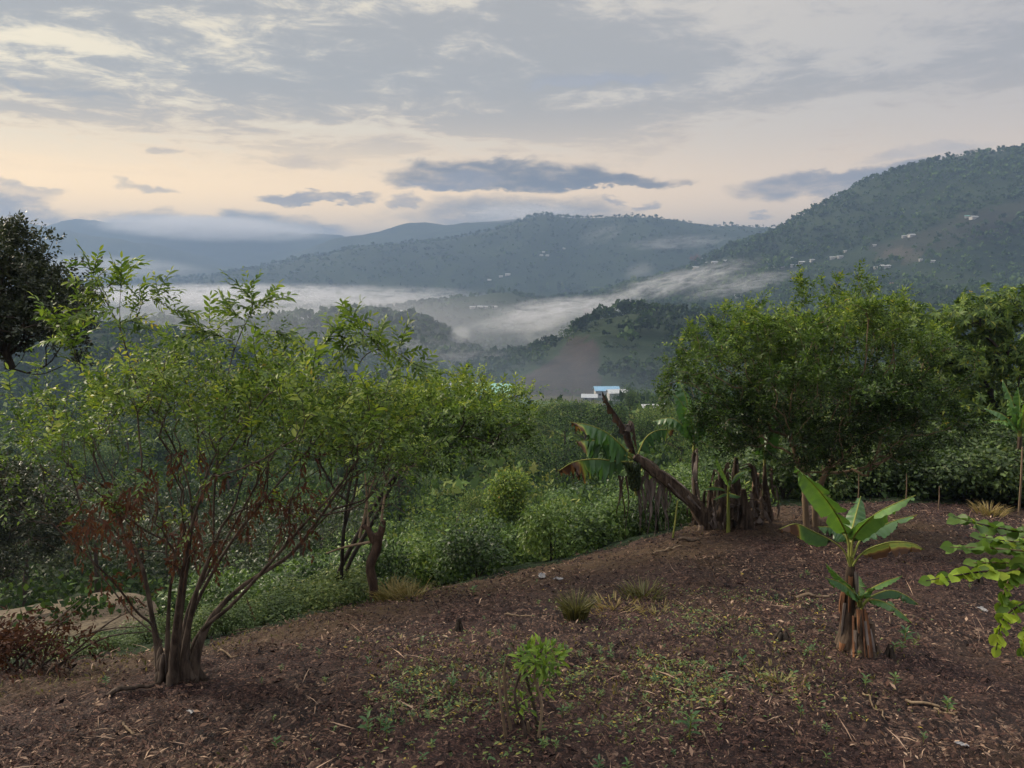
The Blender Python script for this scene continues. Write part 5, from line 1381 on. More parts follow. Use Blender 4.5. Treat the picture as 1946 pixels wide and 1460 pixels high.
# --- the old banana clump with the leaning stem
def old_bananas():
    Y = 13.2
    q = lambda x, y, dy=0.: P(*cpx(x, y, 1040, 640, 3.317), Y + dy)
    # leaning plant
    base = on_ground(1343, Y)
    t = thing('banana_plant', tuple(base), 'withered banana plant leaning far over to the left with torn dying leaves', 'banana plant')
    shaggy_stem(t, base, [base - (0, 0, .05), q(1000, 1150), q(925, 1055), q(850, 980), q(720, 880), q(600, 790), q(550, 755)], .115, .06, 31, 34, name='leaning_stem')
    for i, (pts, w, tt, td, fo) in enumerate([
        ([(540, 770, 0), (470, 690, -.1), (380, 610, -.15), (270, 560, -.2), (145, 540, -.25)], .32, .24, .25, .95),
        ([(540, 775, .1), (470, 740, .05), (380, 680, 0), (280, 655, 0), (180, 662, .0)], .32, .24, .25, 1.05),
        ([(540, 790, -.1), (430, 785, -.2), (300, 772, -.3), (170, 790, -.35), (65, 850, -.4)], .30, .26, .5, 1.25),
        ([(560, 770, .3), (620, 640, .5), (700, 590, .7), (800, 590, .8)], .22, .2, .25, .9)]):
        banana_leaf(t, base, [q(*p_) for p_ in pts], w, 40 + i, tint=tt, tip_dead=td, fold=fo, pet=.12, tear=.92, lean=.5, gap=1.)
    banana_leaf(t, base, [q(*p_) for p_ in [(565, 780, 0), (525, 640, 0), (470, 540, 0), (400, 440, 0), (345, 345, 0)]], .12, 50, tint=.93, tip_dead=1., fold=1.35, pet=.1, tear=.9, gap=1., name='dry_leaf', lean=.5)
    banana_leaf(t, base, [q(*p_) for p_ in [(560, 760, .05), (535, 690, .0), (520, 600, 0), (515, 535, 0), (545, 560, -.1), (565, 720, -.15)]], .13, 51, tint=.95, tip_dead=1., fold=1.3, pet=.05, tear=.9, gap=1., name='dry_leaf', lean=.2)
    # fruit bunch
    bm = MB(); rng = np.random.default_rng(6)
    c0, c1 = q(530, 800, -.05) - base, q(560, 1000, -.05) - base
    tube(bm, [c0, (c0 + c1) / 2, c1], [.03, .03, .02], 6); link('bunch_stalk', bm.mesh('bunch_stalk'), M_STALK, t)
    fm = MB(); tube(fm, spline([(0, 0, 0), (.07, 0, .01), (.12, 0, .06), (.135, 0, .13)], 7), [.012, .02, .023, .023, .022, .017, .006], 7); fme = fm.mesh('fruit'); fme.materials.append(M_FRUIT)
    for lay in range(9):
        for k in range(8):
            o = link('fruit', fme, None, t); a = k / 8 * 6.28 + lay * .4 + rng.normal() * .1
            o.location = tuple(c0 + (c1 - c0) * (.12 + lay * .09)); o.rotation_euler = (0, rng.normal() * .1, a); o.scale = (1 - .04 * lay,) * 3
    for i, (x, y, L, w, s) in enumerate([(480, 880, 400, 45, 3), (620, 900, 420, 90, 6), (690, 890, 400, 90, 6), (740, 930, 330, 80, 5), (655, 850, 120, 90, 4)]):
        hang_leaf(t, base, q(x, y, -.1 + .05 * i), L / 3.317 / F_PX * Y * 1.0, w / 3.317 / F_PX * Y, 60 + i, s, M_SHEATH if i == 0 else None)
    # prop
    pr = thing('prop_stick', tuple(on_ground(1277, 12.9)), 'thin stick propping up the leaning banana stem', 'stick')
    m = MB(); b2 = np.array(pr.location); tube(m, np.array([b2 - (0, 0, .1), q(805, 1180, -.2), q(822, 1030, -.1)]) - b2, [.016, .015, .013], 6); link('pole', m.mesh('pole'), M_STALK, pr)
    # standing clump
    CL = [(1322, 14.0, 850, .075, .05, 'slim dark banana stem at the left of the shaggy clump', 1), (1348, 13.5, 925, .13, .10, 'thick shaggy banana stump directly behind the foot of the leaning stem', 0),
          (1372, 13.2, 895, .14, .11, 'shaggy banana stump with dry sheaths in the middle of the clump', 0), (1396, 13.4, 870, .13, .09, 'tallest shaggy banana stem of the clump', 0),
          (1415, 13.1, 930, .14, .12, 'low shaggy banana stump right of the clump middle', 0), (1436, 13.5, 905, .12, .09, 'dark shaggy stump behind the pale cut stem', 0), (1456, 13.9, 880, .10, .06, 'banana stem at the right end of the clump', 1)]
    for i, (px, Yc, ytop, r0, r1, lab, tall) in enumerate(CL):
        b = on_ground(px, Yc)
        s = thing('banana_stump', tuple(b), lab, 'banana stem', 'shaggy banana stems of the clump')
        top = P(px - 3 + 6 * (i % 2), ytop, Yc)
        shaggy_stem(s, b, [b - (0, 0, .05), b * .66 + top * .34 + (.03, 0, 0), b * .33 + top * .67, top], r0 * .85, r1 * .35, 70 + i, 12 if not tall else 8)
        rr = np.random.default_rng(800 + i)
        for k in range(9 if not tall else 3):
            a = -2.9 + 2.7 * rr.random() if k % 4 else rr.random() * 6.28
            o = np.array((math.cos(a), math.sin(a), 0.)); h0 = .35 + .6 * rr.random(); st = b * (1 - h0) + top * h0
            out = r0 * (1.2 + 1.3 * rr.random()); dn = (st[2] - b[2]) * (.55 + .45 * rr.random())
            pts = [st + o * r0 * .5, st + o * out + (0, 0, .10 * rr.random()), st + o * (out * 1.25) - (0, 0, dn * .5), st + o * out * (1.1 + .4 * rr.random()) - (0, 0, dn) + (.06 * rr.normal(), 0, 0)]
            banana_leaf(s, b, pts, .055 + .05 * rr.random(), 900 + i * 20 + k, tint=.88 + .1 * rr.random(), tip_dead=1., fold=1.0 + .4 * rr.random(), pet=.15, tear=.9, gap=1., n=22, name='dry_leaf', lean=.2, mat=(M_SHEATH_GREY if rr.random() < .45 else M_SHEATH))
        if tall:
            tgt = [(1270, 742), (1285, 715), (1300, 770), (1345, 730), (1240, 800), (1380, 770)] if i == 0 else [(1440, 800), (1490, 810), (1425, 850), (1475, 770)]
            for k, (a, b_) in enumerate(tgt):
                pe = P(a, b_, Yc + .5 * math.sin(k * 2.)); mid = top * .5 + pe * .5 + (0, 0, .28)
                banana_leaf(s, b, [top - (0, 0, .12), top * .8 + mid * .2 + (0, 0, .1), mid, pe], .2, 120 + i * 10 + k, tint=.22 + .05 * (k % 3), fold=.6, pet=.2, tear=.6, lean=.25, gap=.7)
    # pale cut stem
    b = on_ground(1432, 13.9); s = thing('banana_stump', tuple(b), 'pale freshly cut banana stem sticking up out of the clump', 'banana stem', 'shaggy banana stems of the clump')
    m = MB(); top = P(1437, 900, 13.9); tube(m, np.array([b - (0, 0, .05), b * .5 + top * .5 + (.015, 0, 0), top]) - b, [.085, .07, .058], 12, rough=.08, rng=np.random.default_rng(2)); link('stem', m.mesh('stem'), M_CUT, s)
    # sucker with fresh leaves in front of the clump
    b = on_ground(1384, 12.75); s = thing('banana_sucker', tuple(b), 'fresh green banana sucker growing in front of the shaggy stumps', 'banana plant')
    m = MB(); top = P(1384, 935, 12.75); tube(m, np.array([b - (0, 0, .05), b * .5 + top * .5, top]) - b, [.035, .028, .02], 8); link('stem', m.mesh('stem'), M_STALK, s)
    for k, (pts, w, tt) in enumerate([([(1384, 935, 0), (1382, 915, 0), (1372, 893, 0), (1362, 870, 0)], .11, .46), ([(1385, 932, 0), (1392, 912, -.05), (1402, 900, -.1), (1418, 895, -.15)], .10, .26),
                                      ([(1383, 935, 0), (1370, 928, -.1), (1352, 926, -.15), (1338, 930, -.2)], .08, .24), ([(1386, 938, 0), (1395, 940, -.15), (1408, 944, -.2)], .08, .2), ([(1383, 938, 0), (1372, 940, -.15), (1356, 950, -.2)], .05, .3)]):
        banana_leaf(s, b, [P(a, c, 12.7 + d) for a, c, d in pts], w, 160 + k, tint=tt, fold=.5, pet=.2, tear=.1)
M_FRUIT = plain_mat('unripe_fruit', (.018, .032, .012), (.03, .045, .016), 20, .5)
M_CUT = bark_mat('cut_banana_stem', (.13, .08, .05), (.26, .17, .11), 5, .1, .3)
old_bananas()
# --- bananas by the right edge
def edge_bananas():
    for i, (px, Y, ytop, tg, lab) in enumerate([
        (1938, 17.2, 830, [(1935, 735), (1915, 760), (1955, 745), (1868, 775), (1880, 800), (1990, 790), (1905, 720)], 'banana plant with upright yellow-green leaves at the right edge'),
        (1990, 18.4, 820, [(1960, 720), (1940, 760), (2030, 740), (1925, 800)], 'banana plant half out of the picture at the right edge')]):
        b = on_ground(px, Y); s = thing('banana_plant', tuple(b), lab, 'banana plant', 'banana plants at the right edge'); top = P(px, ytop, Y)
        shaggy_stem(s, b, [b - (0, 0, .05), b * .5 + top * .5, top], .09, .05, 200 + i, 8)
        for k, (a, c) in enumerate(tg):
            pe = P(a, c, Y + .4 * math.sin(k * 2.3)); mid = top * .5 + pe * .5 + (0, 0, .18)
            banana_leaf(s, b, [top - (0, 0, .1), top * .75 + mid * .25 + (0, 0, .08), mid, pe], .17, 220 + i * 10 + k, tint=.46 if k % 3 else .34, fold=.55, pet=.22, tear=.4, lean=.2, gap=.6)
    b = on_ground(1936, 15.4); s = thing('thin_pole', tuple(b), 'thin bare pole sticking up beside the hedge at the right edge', 'pole'); top = P(1943, 850, 15.4)
    m = MB(); tube(m, np.array([b - (0, 0, .1), b * .5 + top * .5 + (.01, 0, 0), top]) - b, [.022, .02, .015], 6); link('pole', m.mesh('pole'), M_BARK_PALE, s)
    for px, Y, yt, lab in ((1561, 14.2, 885, 'slim pale stake between the two tree stems'), (1630, 15.5, 900, 'slim stake in the hedge right of the shade tree'), (1721, 15.9, 900, 'pale slim stake in the middle of the hedge'), (1783, 15.7, 925, 'short pale stake at the foot of the hedge')):
        b = on_ground(px, Y); s = thing('garden_stake', tuple(b), lab, 'stake', 'stakes along the hedge'); top = P(px + 2, yt, Y); m = MB()
        tube(m, np.array([b - (0, 0, .1), b * .5 + top * .5 + (.01, 0, 0), top]) - b, [.012, .011, .008], 5); link('pole', m.mesh('pole'), M_BARK_PALE, s)
edge_bananas()

# ------------------------------------------------------------------ the leafy branch reaching in at the right, close by
def near_branch():
    rng = np.random.default_rng(31); Y = 3.3
    base = on_ground(2330, 3.6)
    t = thing('young_tree', tuple(base), 'bright green pinnate-leaved branch reaching in from the right edge, close to the viewer', 'tree')
    root = [base - (0, 0, .1), base + (.02, 0, .8), P(2300, 980, Y + .2), P(2200, 960, Y + .1)]
    tr = MB(); tube(tr, spline(np.array(root) - base, 14), np.linspace(.035, .016, 14), 8, rough=.2, rng=rng); link('trunk', tr.mesh('trunk'), M_BARK, t)
    m0 = MB(); put_leaves(m0, np.zeros((1, 3)), np.array([(1., 0, 0)]), np.array([(0, 0, 1.)]), 1., .50, .45, LEAF_BROAD)
    variants = []
    for tt in (.22, .36, .5, .78):
        me = m0.mesh('leaf'); me.attributes['tint'].data.foreach_set('value', np.full(len(me.vertices), tt, np.float32)); me.materials.append(M_LEAF_BRIGHT); variants.append(me)
    BR = [([(2210, 955, .1), (2080, 1010, .05), (1960, 1012, 0), (1880, 1000, -.03), (1812, 982, -.05)], 0, 3.2), ([(2200, 970, .1), (2080, 1040, .05), (1960, 1048, 0), (1880, 1042, -.05), (1806, 1040, -.08)], 1, 3.2),
          ([(2200, 990, .1), (2090, 1085, .0), (1960, 1085, -.05), (1880, 1086, -.1), (1830, 1092, -.12), (1760, 1104, -.15)], 3, 3.2),
          ([(2180, 985, .1), (2070, 1030, .02), (1970, 1060, -.05), (1920, 1100, -.08), (1900, 1150, -.1)], 2, 3.2), ([(2190, 1000, .1), (2090, 1110, .0), (2000, 1130, -.1), (1940, 1150, -.15), (1905, 1180, -.17), (1893, 1236, -.2)], 3, 3.2),
          ([(2200, 1000, .1), (2100, 1150, 0), (2010, 1180, -.1), (1965, 1200, -.15), (1942, 1235, -.16)], 3, 3.2), ([(2210, 960, .1), (2090, 1000, .1), (1990, 1025, .1), (1930, 1030, .1), (1860, 1020, .1)], 1, 3.2),
          ([(2190, 980, .1), (2080, 1050, .1), (1985, 1075, .05), (1910, 1070, .05), (1850, 1070, .05)], 2, 3.2)]
    for bi, (pts, vt, _) in enumerate(BR):
        c = spline([P(a, b, Y + d) for a, b, d in pts], 40) - base
        m = MB(); tube(m, c, np.linspace(.010, .002, 40), 5); br = link('branch', m.mesh('branch'), M_BARK_PALE if bi % 2 else M_BARK, t)
        T = nrm(np.gradient(c, axis=0))
        for k in range(37):
            f = .18 + .82 * (k + .5) / 37; i = min(39, int(f * 39)); sg = 1 if k % 2 else -1
            s = nrm(np.cross(T[i], (0, 0.3, 1.))); d = T[i] * .45 + s * sg * .8 + rng.normal(size=3) * .22 + np.array((0, -.25, -.1))
            if k == 36: d = T[i]
            v = vt if rng.random() < .65 else int(rng.integers(4)); v = min(v, 2) if f < .5 else v
            o = link('leaf', variants[v], None, br)
            Rm = rot_to(d, np.array((0, -.75, .65)) + rng.normal(size=3) * .25) * (.066 * (.75 + .45 * rng.random()) * (1.15 - .3 * f))
            p_ = c[i]; o.matrix_local = Matrix(((Rm[0, 0], Rm[0, 1], Rm[0, 2], p_[0]), (Rm[1, 0], Rm[1, 1], Rm[1, 2], p_[1]), (Rm[2, 0], Rm[2, 1], Rm[2, 2], p_[2]), (0, 0, 0, 1)))
_th = np.linspace(0, 1, 7)
LEAF_BROAD = (np.array([(0, 0, 0), (.5, 0, -.03), (1, 0, -.10)] + [(x, s * .42 * math.sin(math.pi * x ** .85) ** .7, .06 * math.sin(math.pi * x)) for s in (1, -1) for x in (.12, .35, .62, .86)]),
              np.array([(0, 3, 1), (3, 4, 1), (4, 5, 1), (5, 6, 1), (6, 2, 1), (0, 1, 7), (7, 1, 8), (8, 1, 9), (9, 1, 10), (10, 1, 2)]))
LEAF_BROAD = (LEAF_BROAD[0], np.array([(0, 1, 3), (3, 1, 4), (4, 1, 5), (5, 1, 6), (6, 1, 2), (0, 7, 1), (7, 8, 1), (8, 9, 1), (9, 10, 1), (10, 2, 1)]))
near_branch()
# ------------------------------------------------------------------ small things on the ground of the plot
def sapling():
    rng = np.random.default_rng(12); Y = 5.05; base = on_ground(1005, Y)
    t = thing('pruned_sapling', tuple(base), 'small pruned sapling with a tuft of bright green leaves at the front of the plot', 'sapling')
    q = lambda x, y, d=0.: P(640 + x / 2.948, 1100 + y / 2.948, Y + d) - base
    for pts, r in (([(955, 930), (935, 800), (915, 650), (908, 490)], .009), ([(990, 930, .05), (965, 780, .05), (945, 640, .05), (940, 500, .05), (962, 420, .05)], .011), ([(1060, 935, -.03), (1050, 830, -.03), (1005, 700, -.03), (1000, 620, -.03), (1028, 530, -.03)], .010),
                   ([(1135, 890, .03), (1110, 740, .03), (1080, 620, .03), (1040, 470, .03), (1022, 400, .03)], .011), ([(1130, 890, -.04), (1150, 720, -.04), (1120, 600, -.04), (1110, 520, -.04), (1150, 430, -.04)], .009), ([(1080, 660, 0), (1060, 620, 0), (1032, 575, 0)], .007), ([(1060, 940, .06), (1075, 880, .06), (1070, 800, .06)], .012)):
        m = MB(); tube(m, spline([q(*p_) for p_ in pts], 14), np.linspace(r * 1.35, r * .8, 14), 6, rough=.25, rng=rng); link('stem', m.mesh('stem'), M_BARK_PALE if rng.random() < .5 else M_BARK, t)
    m0 = []
    for tt in (.25, .4, .55, .68):
        mb = MB(); put_leaves(mb, np.zeros((1, 3)), np.array([(1., 0, 0)]), np.array([(0, 0, 1.)]), 1., .34, tt, LEAF7); me = mb.mesh('leaf'); me.materials.append(M_LEAF_BRIGHT); m0.append(me)
    def tuft(c, rad, n, size, lo, hi):
        for k in range(n):
            v = nrm(rng.normal(size=3)) * rng.random() ** .4 * rad; p_ = c + v
            d = v / (rad + 1e-6) + rng.normal(size=3) * .5 + (0, -.15, .25)
            o = link('leaf', m0[rng.integers(lo, hi)], None, t); Rm = rot_to(d, np.array((0, -.4, .9)) + rng.normal(size=3) * .4) * size * (.7 + .6 * rng.random())
            o.matrix_local = Matrix(((Rm[0, 0], Rm[0, 1], Rm[0, 2], p_[0]), (Rm[1, 0], Rm[1, 1], Rm[1, 2], p_[1]), (Rm[2, 0], Rm[2, 1], Rm[2, 2], p_[2]), (0, 0, 0, 1)))
    tuft(q(1145, 445), np.array((.165, .13, .095)), 185, .07, 1, 4)
    tuft(q(1100, 420), np.array((.08, .08, .05)), 30, .06, 1, 4)
    tuft(q(1130, 590, .03), np.array((.10, .08, .13)), 44, .055, 0, 4); tuft(q(1030, 700, .03), np.array((.10, .07, .12)), 38, .052, 0, 4)
sapling()
def dark_brush():
    rng = np.random.default_rng(14); base = on_ground(30, 6.6)
    t = thing('brush_pile', tuple(base), 'heap of dry reddish brush lying at the left edge of the plot', 'brush pile')
    for k in range(22):
        a = rng.random() * 3.14; L = .5 + .5 * rng.random(); o = rng.normal(size=3) * (.22, .15, .02)
        d = np.array((math.cos(a), math.sin(a) * .6, .25 + .5 * rng.random())); m = MB()
        o[2] = gz(base[0] + o[0], base[1] + o[1]) - base[2]
        tube(m, spline([o - d * .1, o + d * L * .5 + rng.normal(size=3) * .05, o + d * L + rng.normal(size=3) * .08 - (0, 0, .12)], 8), np.linspace(.012, .004, 8), 5); link('stick', m.mesh('stick'), M_BARK, t)
    mb = MB(); n = 260; o = rng.normal(size=(n, 3)) * (.33, .2, .05) + (0, 0, .30); d = rng.normal(size=(n, 3)); d[:, 2] -= .3
    put_sprays(mb, o, d, .16, 6, .06, .35, .35, rng, .6, .7, LEAF5, None, .4, .1, .3)
    link('dry_foliage', mb.mesh('dry_foliage'), M_LEAF_DEAD, t)
dark_brush()
# --- stumps, sticks, scraps
def stump(px, Y, h, r, lab, seed):
    rng = np.random.default_rng(seed); b = on_ground(px, Y); t = thing('old_stump', tuple(b), lab, 'stump')
    for k in range(6):
        a = k + rng.random(); m = MB(); tube(m, spline([(math.cos(a) * r * 1.6, math.sin(a) * r * 1.3, -.05), (math.cos(a) * r * .8, math.sin(a) * r * .7, h * .45), (math.cos(a) * r * .5, math.sin(a) * r * .5, h * (.6 + .5 * rng.random()))], 7), np.linspace(r * .55, r * .16, 7), 6, rough=.4, rng=rng); link('splinter', m.mesh('splinter'), M_BARK_DARK, t)
stump(872, 7.9, .14, .035, 'small dark splintered stump in the middle of the plot', 1)
stump(1487, 7.1, .08, .05, 'low dark stump left of the young banana plant', 2)
stump(1690, 6.5, .13, .035, 'dark rotten stump close right of the young banana foot', 3)
stump(1860, 9.5, .12, .04, 'tiny dark stub behind the near green branch', 4)
def log(p0, p1, r, lab, mat, seed, name='fallen_stick', bend=.04):
    rng = np.random.default_rng(seed); a = on_ground(*p0); b = on_ground(*p1); t = thing(name, tuple(a), lab, 'stick', 'sticks lying on the plot'); n = 9
    c = np.array([a + (b - a) * q for q in np.linspace(0, 1, n)]); c[1:-1] += rng.normal(size=(n - 2, 3)) * bend * np.linalg.norm(b - a) * .4
    c[:, 2] = ground(c[:, 0], c[:, 1]) + r * .8 + .012
    m = MB(); tube(m, c - a, np.linspace(r, r * .6, n), 7, rough=.25, rng=rng); link('shaft', m.mesh('shaft'), mat, t)
log((1512, 8.5), (1575, 8.6), .022, 'short pale log behind the young banana plant', M_BARK_PALE, 1)
log((1720, 5.62), (1820, 5.4), .012, 'forked pale stick right of centre at the front', M_BARK_PALE, 2)
log((1775, 5.45), (1815, 5.3), .009, 'short fork of the pale stick at the front', M_BARK_PALE, 3)
log((1640, 5.7), (1682, 5.2), .008, 'thin straw-coloured stick below the young banana', M_BARK_PALE, 4)
log((235, 5.2), (255, 5.0), .010, 'curved pale stick at the front left', M_BARK_PALE, 5)
log((205, 5.7), (300, 6.0), .02, 'dark root-like branch lying at the foot of the big left tree', M_BARK, 6)
log((415, 7.0), (455, 6.7), .010, 'pale hooked twig right of the big tree foot', M_BARK_PALE, 7)
log((960, 8.2), (1010, 8.1), .012, 'pale weathered twig near the grass tuft', M_BARK_PALE, 8)
log((1075, 8.4), (1105, 7.9), .007, 'thin curved twig beside the grass tuft', M_BARK_PALE, 9)
log((1240, 11.2), (1300, 11.6), .02, 'pale dead leaf stalk lying under the hanging dead leaves', M_BARK_PALE, 10)
log((1290, 12.2), (1330, 11.9), .03, 'short brown branch lying at the foot of the leaning banana', M_BARK, 11)
log((1330, 5.0), (1345, 4.8), .006, 'short dry stem on the dark mulch at the front', M_BARK_PALE, 12)
def scrap(px, Y, s, lab, seed):
    rng = np.random.default_rng(seed); b = on_ground(px, Y, .02); n = 7; g = np.linspace(-1, 1, n); X, Z = np.meshgrid(g, g)
    V = np.stack([X * s + rng.normal(size=X.shape) * s * .12, Z * s * .5 + rng.normal(size=X.shape) * s * .1, s * .35 * rng.random(X.shape)], -1).reshape(-1, 3)
    i = (np.arange(n - 1)[:, None] * n + np.arange(n - 1)[None]).reshape(-1)
    me = mesh_from('plastic_scrap', V, [np.stack([i, i + 1, i + n + 1, i + n], 1)]); o = link('plastic_scrap', me, M_SCRAP, None, tuple(b), label=lab, category='litter'); o.rotation_euler = (0, 0, rng.random() * 3)
M_SCRAP = plain_mat('grey_plastic', (.22, .22, .23), (.12, .12, .125), 30, .5, .3)
scrap(1030, 10.6, .09, 'crumpled whitish plastic scrap on the rim side of the plot', 1); scrap(1062, 10.3, .06, 'tiny white scrap right of the crumpled plastic', 2); scrap(1868, 8.3, .06, 'small grey plastic scrap behind the near green branch', 3)
scrap(1828, 4.75, .035, 'pale scrap lying at the lower right', 4); scrap(362, 5.4, .03, 'small pale scrap below the big tree', 5)

# --- grass tufts
M_GRASS = leaf_mat('grass_blade', [(0., (.05, .055, .018)), (.4, (.13, .12, .035)), (.7, (.22, .18, .06)), (1., (.3, .2, .09))], .3, vary=.3)
def tuft(px, Y, h, n, lab, seed, tint=.4, spread=.35):
    rng = np.random.default_rng(seed); b = on_ground(px, Y); mb = MB()
    a = rng.random(n) * 6.28; o = np.stack([np.cos(a), np.sin(a), a * 0], 1) * (rng.random(n) * spread * .35)[:, None]
    d = np.stack([np.cos(a) * spread, np.sin(a) * spread, np.ones(n)], 1) * (.6 + .5 * rng.random(n))[:, None] * h
    w = .006
    s = nrm(np.cross(d, rng.normal(size=(n, 3))))
    V = np.stack([o - s * w, o + s * w, o + d * .55 + s * w * .8, o + d * .55 - s * w * .8, o + d + np.stack([np.cos(a), np.sin(a), -a * 0 - .5], 1) * h * .25], 1)
    k = np.arange(n)[:, None] * 5
    mb.add(V.reshape(-1, 3), k + np.array([[0, 1, 2, 3]]), np.repeat(np.clip(tint + .15 * rng.normal(size=n), 0, 1), 5))
    mb.F.setdefault(3, []).append(k + np.array([[3, 2, 4]]))
    o_ = link('grass_tuft', mb.mesh('grass_tuft'), M_GRASS, None, tuple(b), label=lab, category='grass', group='grass tufts on the plot')
tuft(1095, 8.05, .30, 260, 'upright green-yellow grass tuft in the middle of the plot', 1, .3)
tuft(745, 10.5, .24, 260, 'yellowish grass tuft at the foot of the pollarded trunk', 2, .5, .7)
tuft(1222, 8.9, .16, 160, 'small pale green grass tuft right of the tall one', 3, .3, .7)
tuft(1168, 8.4, .08, 110, 'low straw-brown tuft between the two green tufts', 4, .8, .9)
tuft(1478, 5.85, .06, 90, 'straw-coloured tuft left in front of the young banana', 5, .6, .9)
tuft(780, 10.3, .2, 160, 'low dry tuft right of the pollarded trunk grass', 6, .7, .9)
tuft(1880, 15.2, .22, 160, 'reddish dry grass below the hedge at the right', 7, .95, .8)
tuft(1250, 8.2, .07, 90, 'low ochre tuft right of the pale tuft', 8, .7, 1.)

# --- seedlings and weeds
M_SEED = leaf_mat('seedling_leaf', [(0., (.03, .075, .03)), (.4, (.07, .14, .045)), (.7, (.16, .2, .05)), (1., (.42, .30, .05))], .35, vary=.4)
def weeds():
    rng = np.random.default_rng(9); protos = []
    for k in range(6):
        mb = MB(); h = .7 + .3 * rng.random(); st = MB()
        tube(st, [(0, 0, -.1), (.04 * rng.normal(), .04 * rng.normal(), h)], [.03, .015], 4, cap=False)
        n = int(rng.integers(7, 15)); a = np.arange(n) * 2.4; z = h * (.3 + .7 * np.arange(n) / n)
        d = np.stack([np.cos(a), np.sin(a), .35 + .3 * rng.random(n)], 1); up = np.tile((0, 0, 1.), (n, 1)) + rng.normal(size=(n, 3)) * .3
        put_leaves(mb, np.stack([a * 0, a * 0, z], 1), d, up, .55 * (.6 + .5 * rng.random(n)), .38, np.clip(.35 + .15 * rng.normal(size=n), 0, 1), LEAF7)
        protos.append((mb.mesh('leaves'), st.mesh('stem')))
    NAMED = [(1365, 4.95, .10, 'twin-leaved weed right of the sapling'), (700, 4.95, .16, 'leafy weed group left of the sapling'), (735, 4.9, .14, 'darker weed beside the leafy weed left of the sapling'), (525, 4.75, .09, 'lone bright seedling at the front left'), (1310, 4.9, .22, 'spindly yellow-green weed right of the sapling'), (1545, 6.6, .09, 'small seedling left of the young banana foot'),
             (1720, 6.9, .20, 'blue-green weed right of the young banana foot'), (1700, 5.9, .12, 'upright seedling in front of the young banana'), (1755, 4.9, .08, 'low seedling at the lower right'), (1032, 4.85, .10, 'tiny plant at the foot of the sapling'), (1800, 5.4, .14, 'thin weed beside the forked stick'), (1558, 8.0, .09, 'seedling behind the young banana'), (801, 7.2, .10, 'seedling cluster left of the splintered stump'), (900, 9.8, .14, 'small weed near the rim of the plot'), (1410, 6.3, .13, 'pale weed left of the straw tuft'), (1570, 4.55, .09, 'bright weed at the bottom edge of the plot'), (520, 5.2, .06, 'tiny weed pair at the left front'), (860, 5.7, .16, 'green weed in the dry patch left of the sapling')]
    def put(px, Y, h, lab, grp):
        p_ = on_ground(px, Y); me, st = protos[rng.integers(6)]
        t = thing('weed', tuple(p_), lab, 'weed', grp, rz=rng.random() * 6.28)
        for nm, m, mt in (('leaf_cluster', me, M_SEED), ('stem', st, M_STALK)): o = link(nm, m, mt, t); o.scale = (h * .9, h * .9, h)
    for a in NAMED: put(*a, 'small weeds on the plot')
    for k in range(150):
        patch = rng.random()
        if patch < .55: px, Y = 1250 + rng.normal() * 220, 6.0 + rng.normal() * .7
        elif patch < .75: px, Y = 800 + rng.normal() * 110, 5.6 + rng.normal() * .5
        else: px, Y = rng.random() * 1946, 4.6 + rng.random() * 7
        Y = float(np.clip(Y, 4.4, rim((px - CX) / F_PX) - .3))
        put(float(px), Y, .04 + .07 * rng.random(), 'tiny green seedling scattered with many alike over the mulch', 'tiny seedlings over the mulch')
weeds()

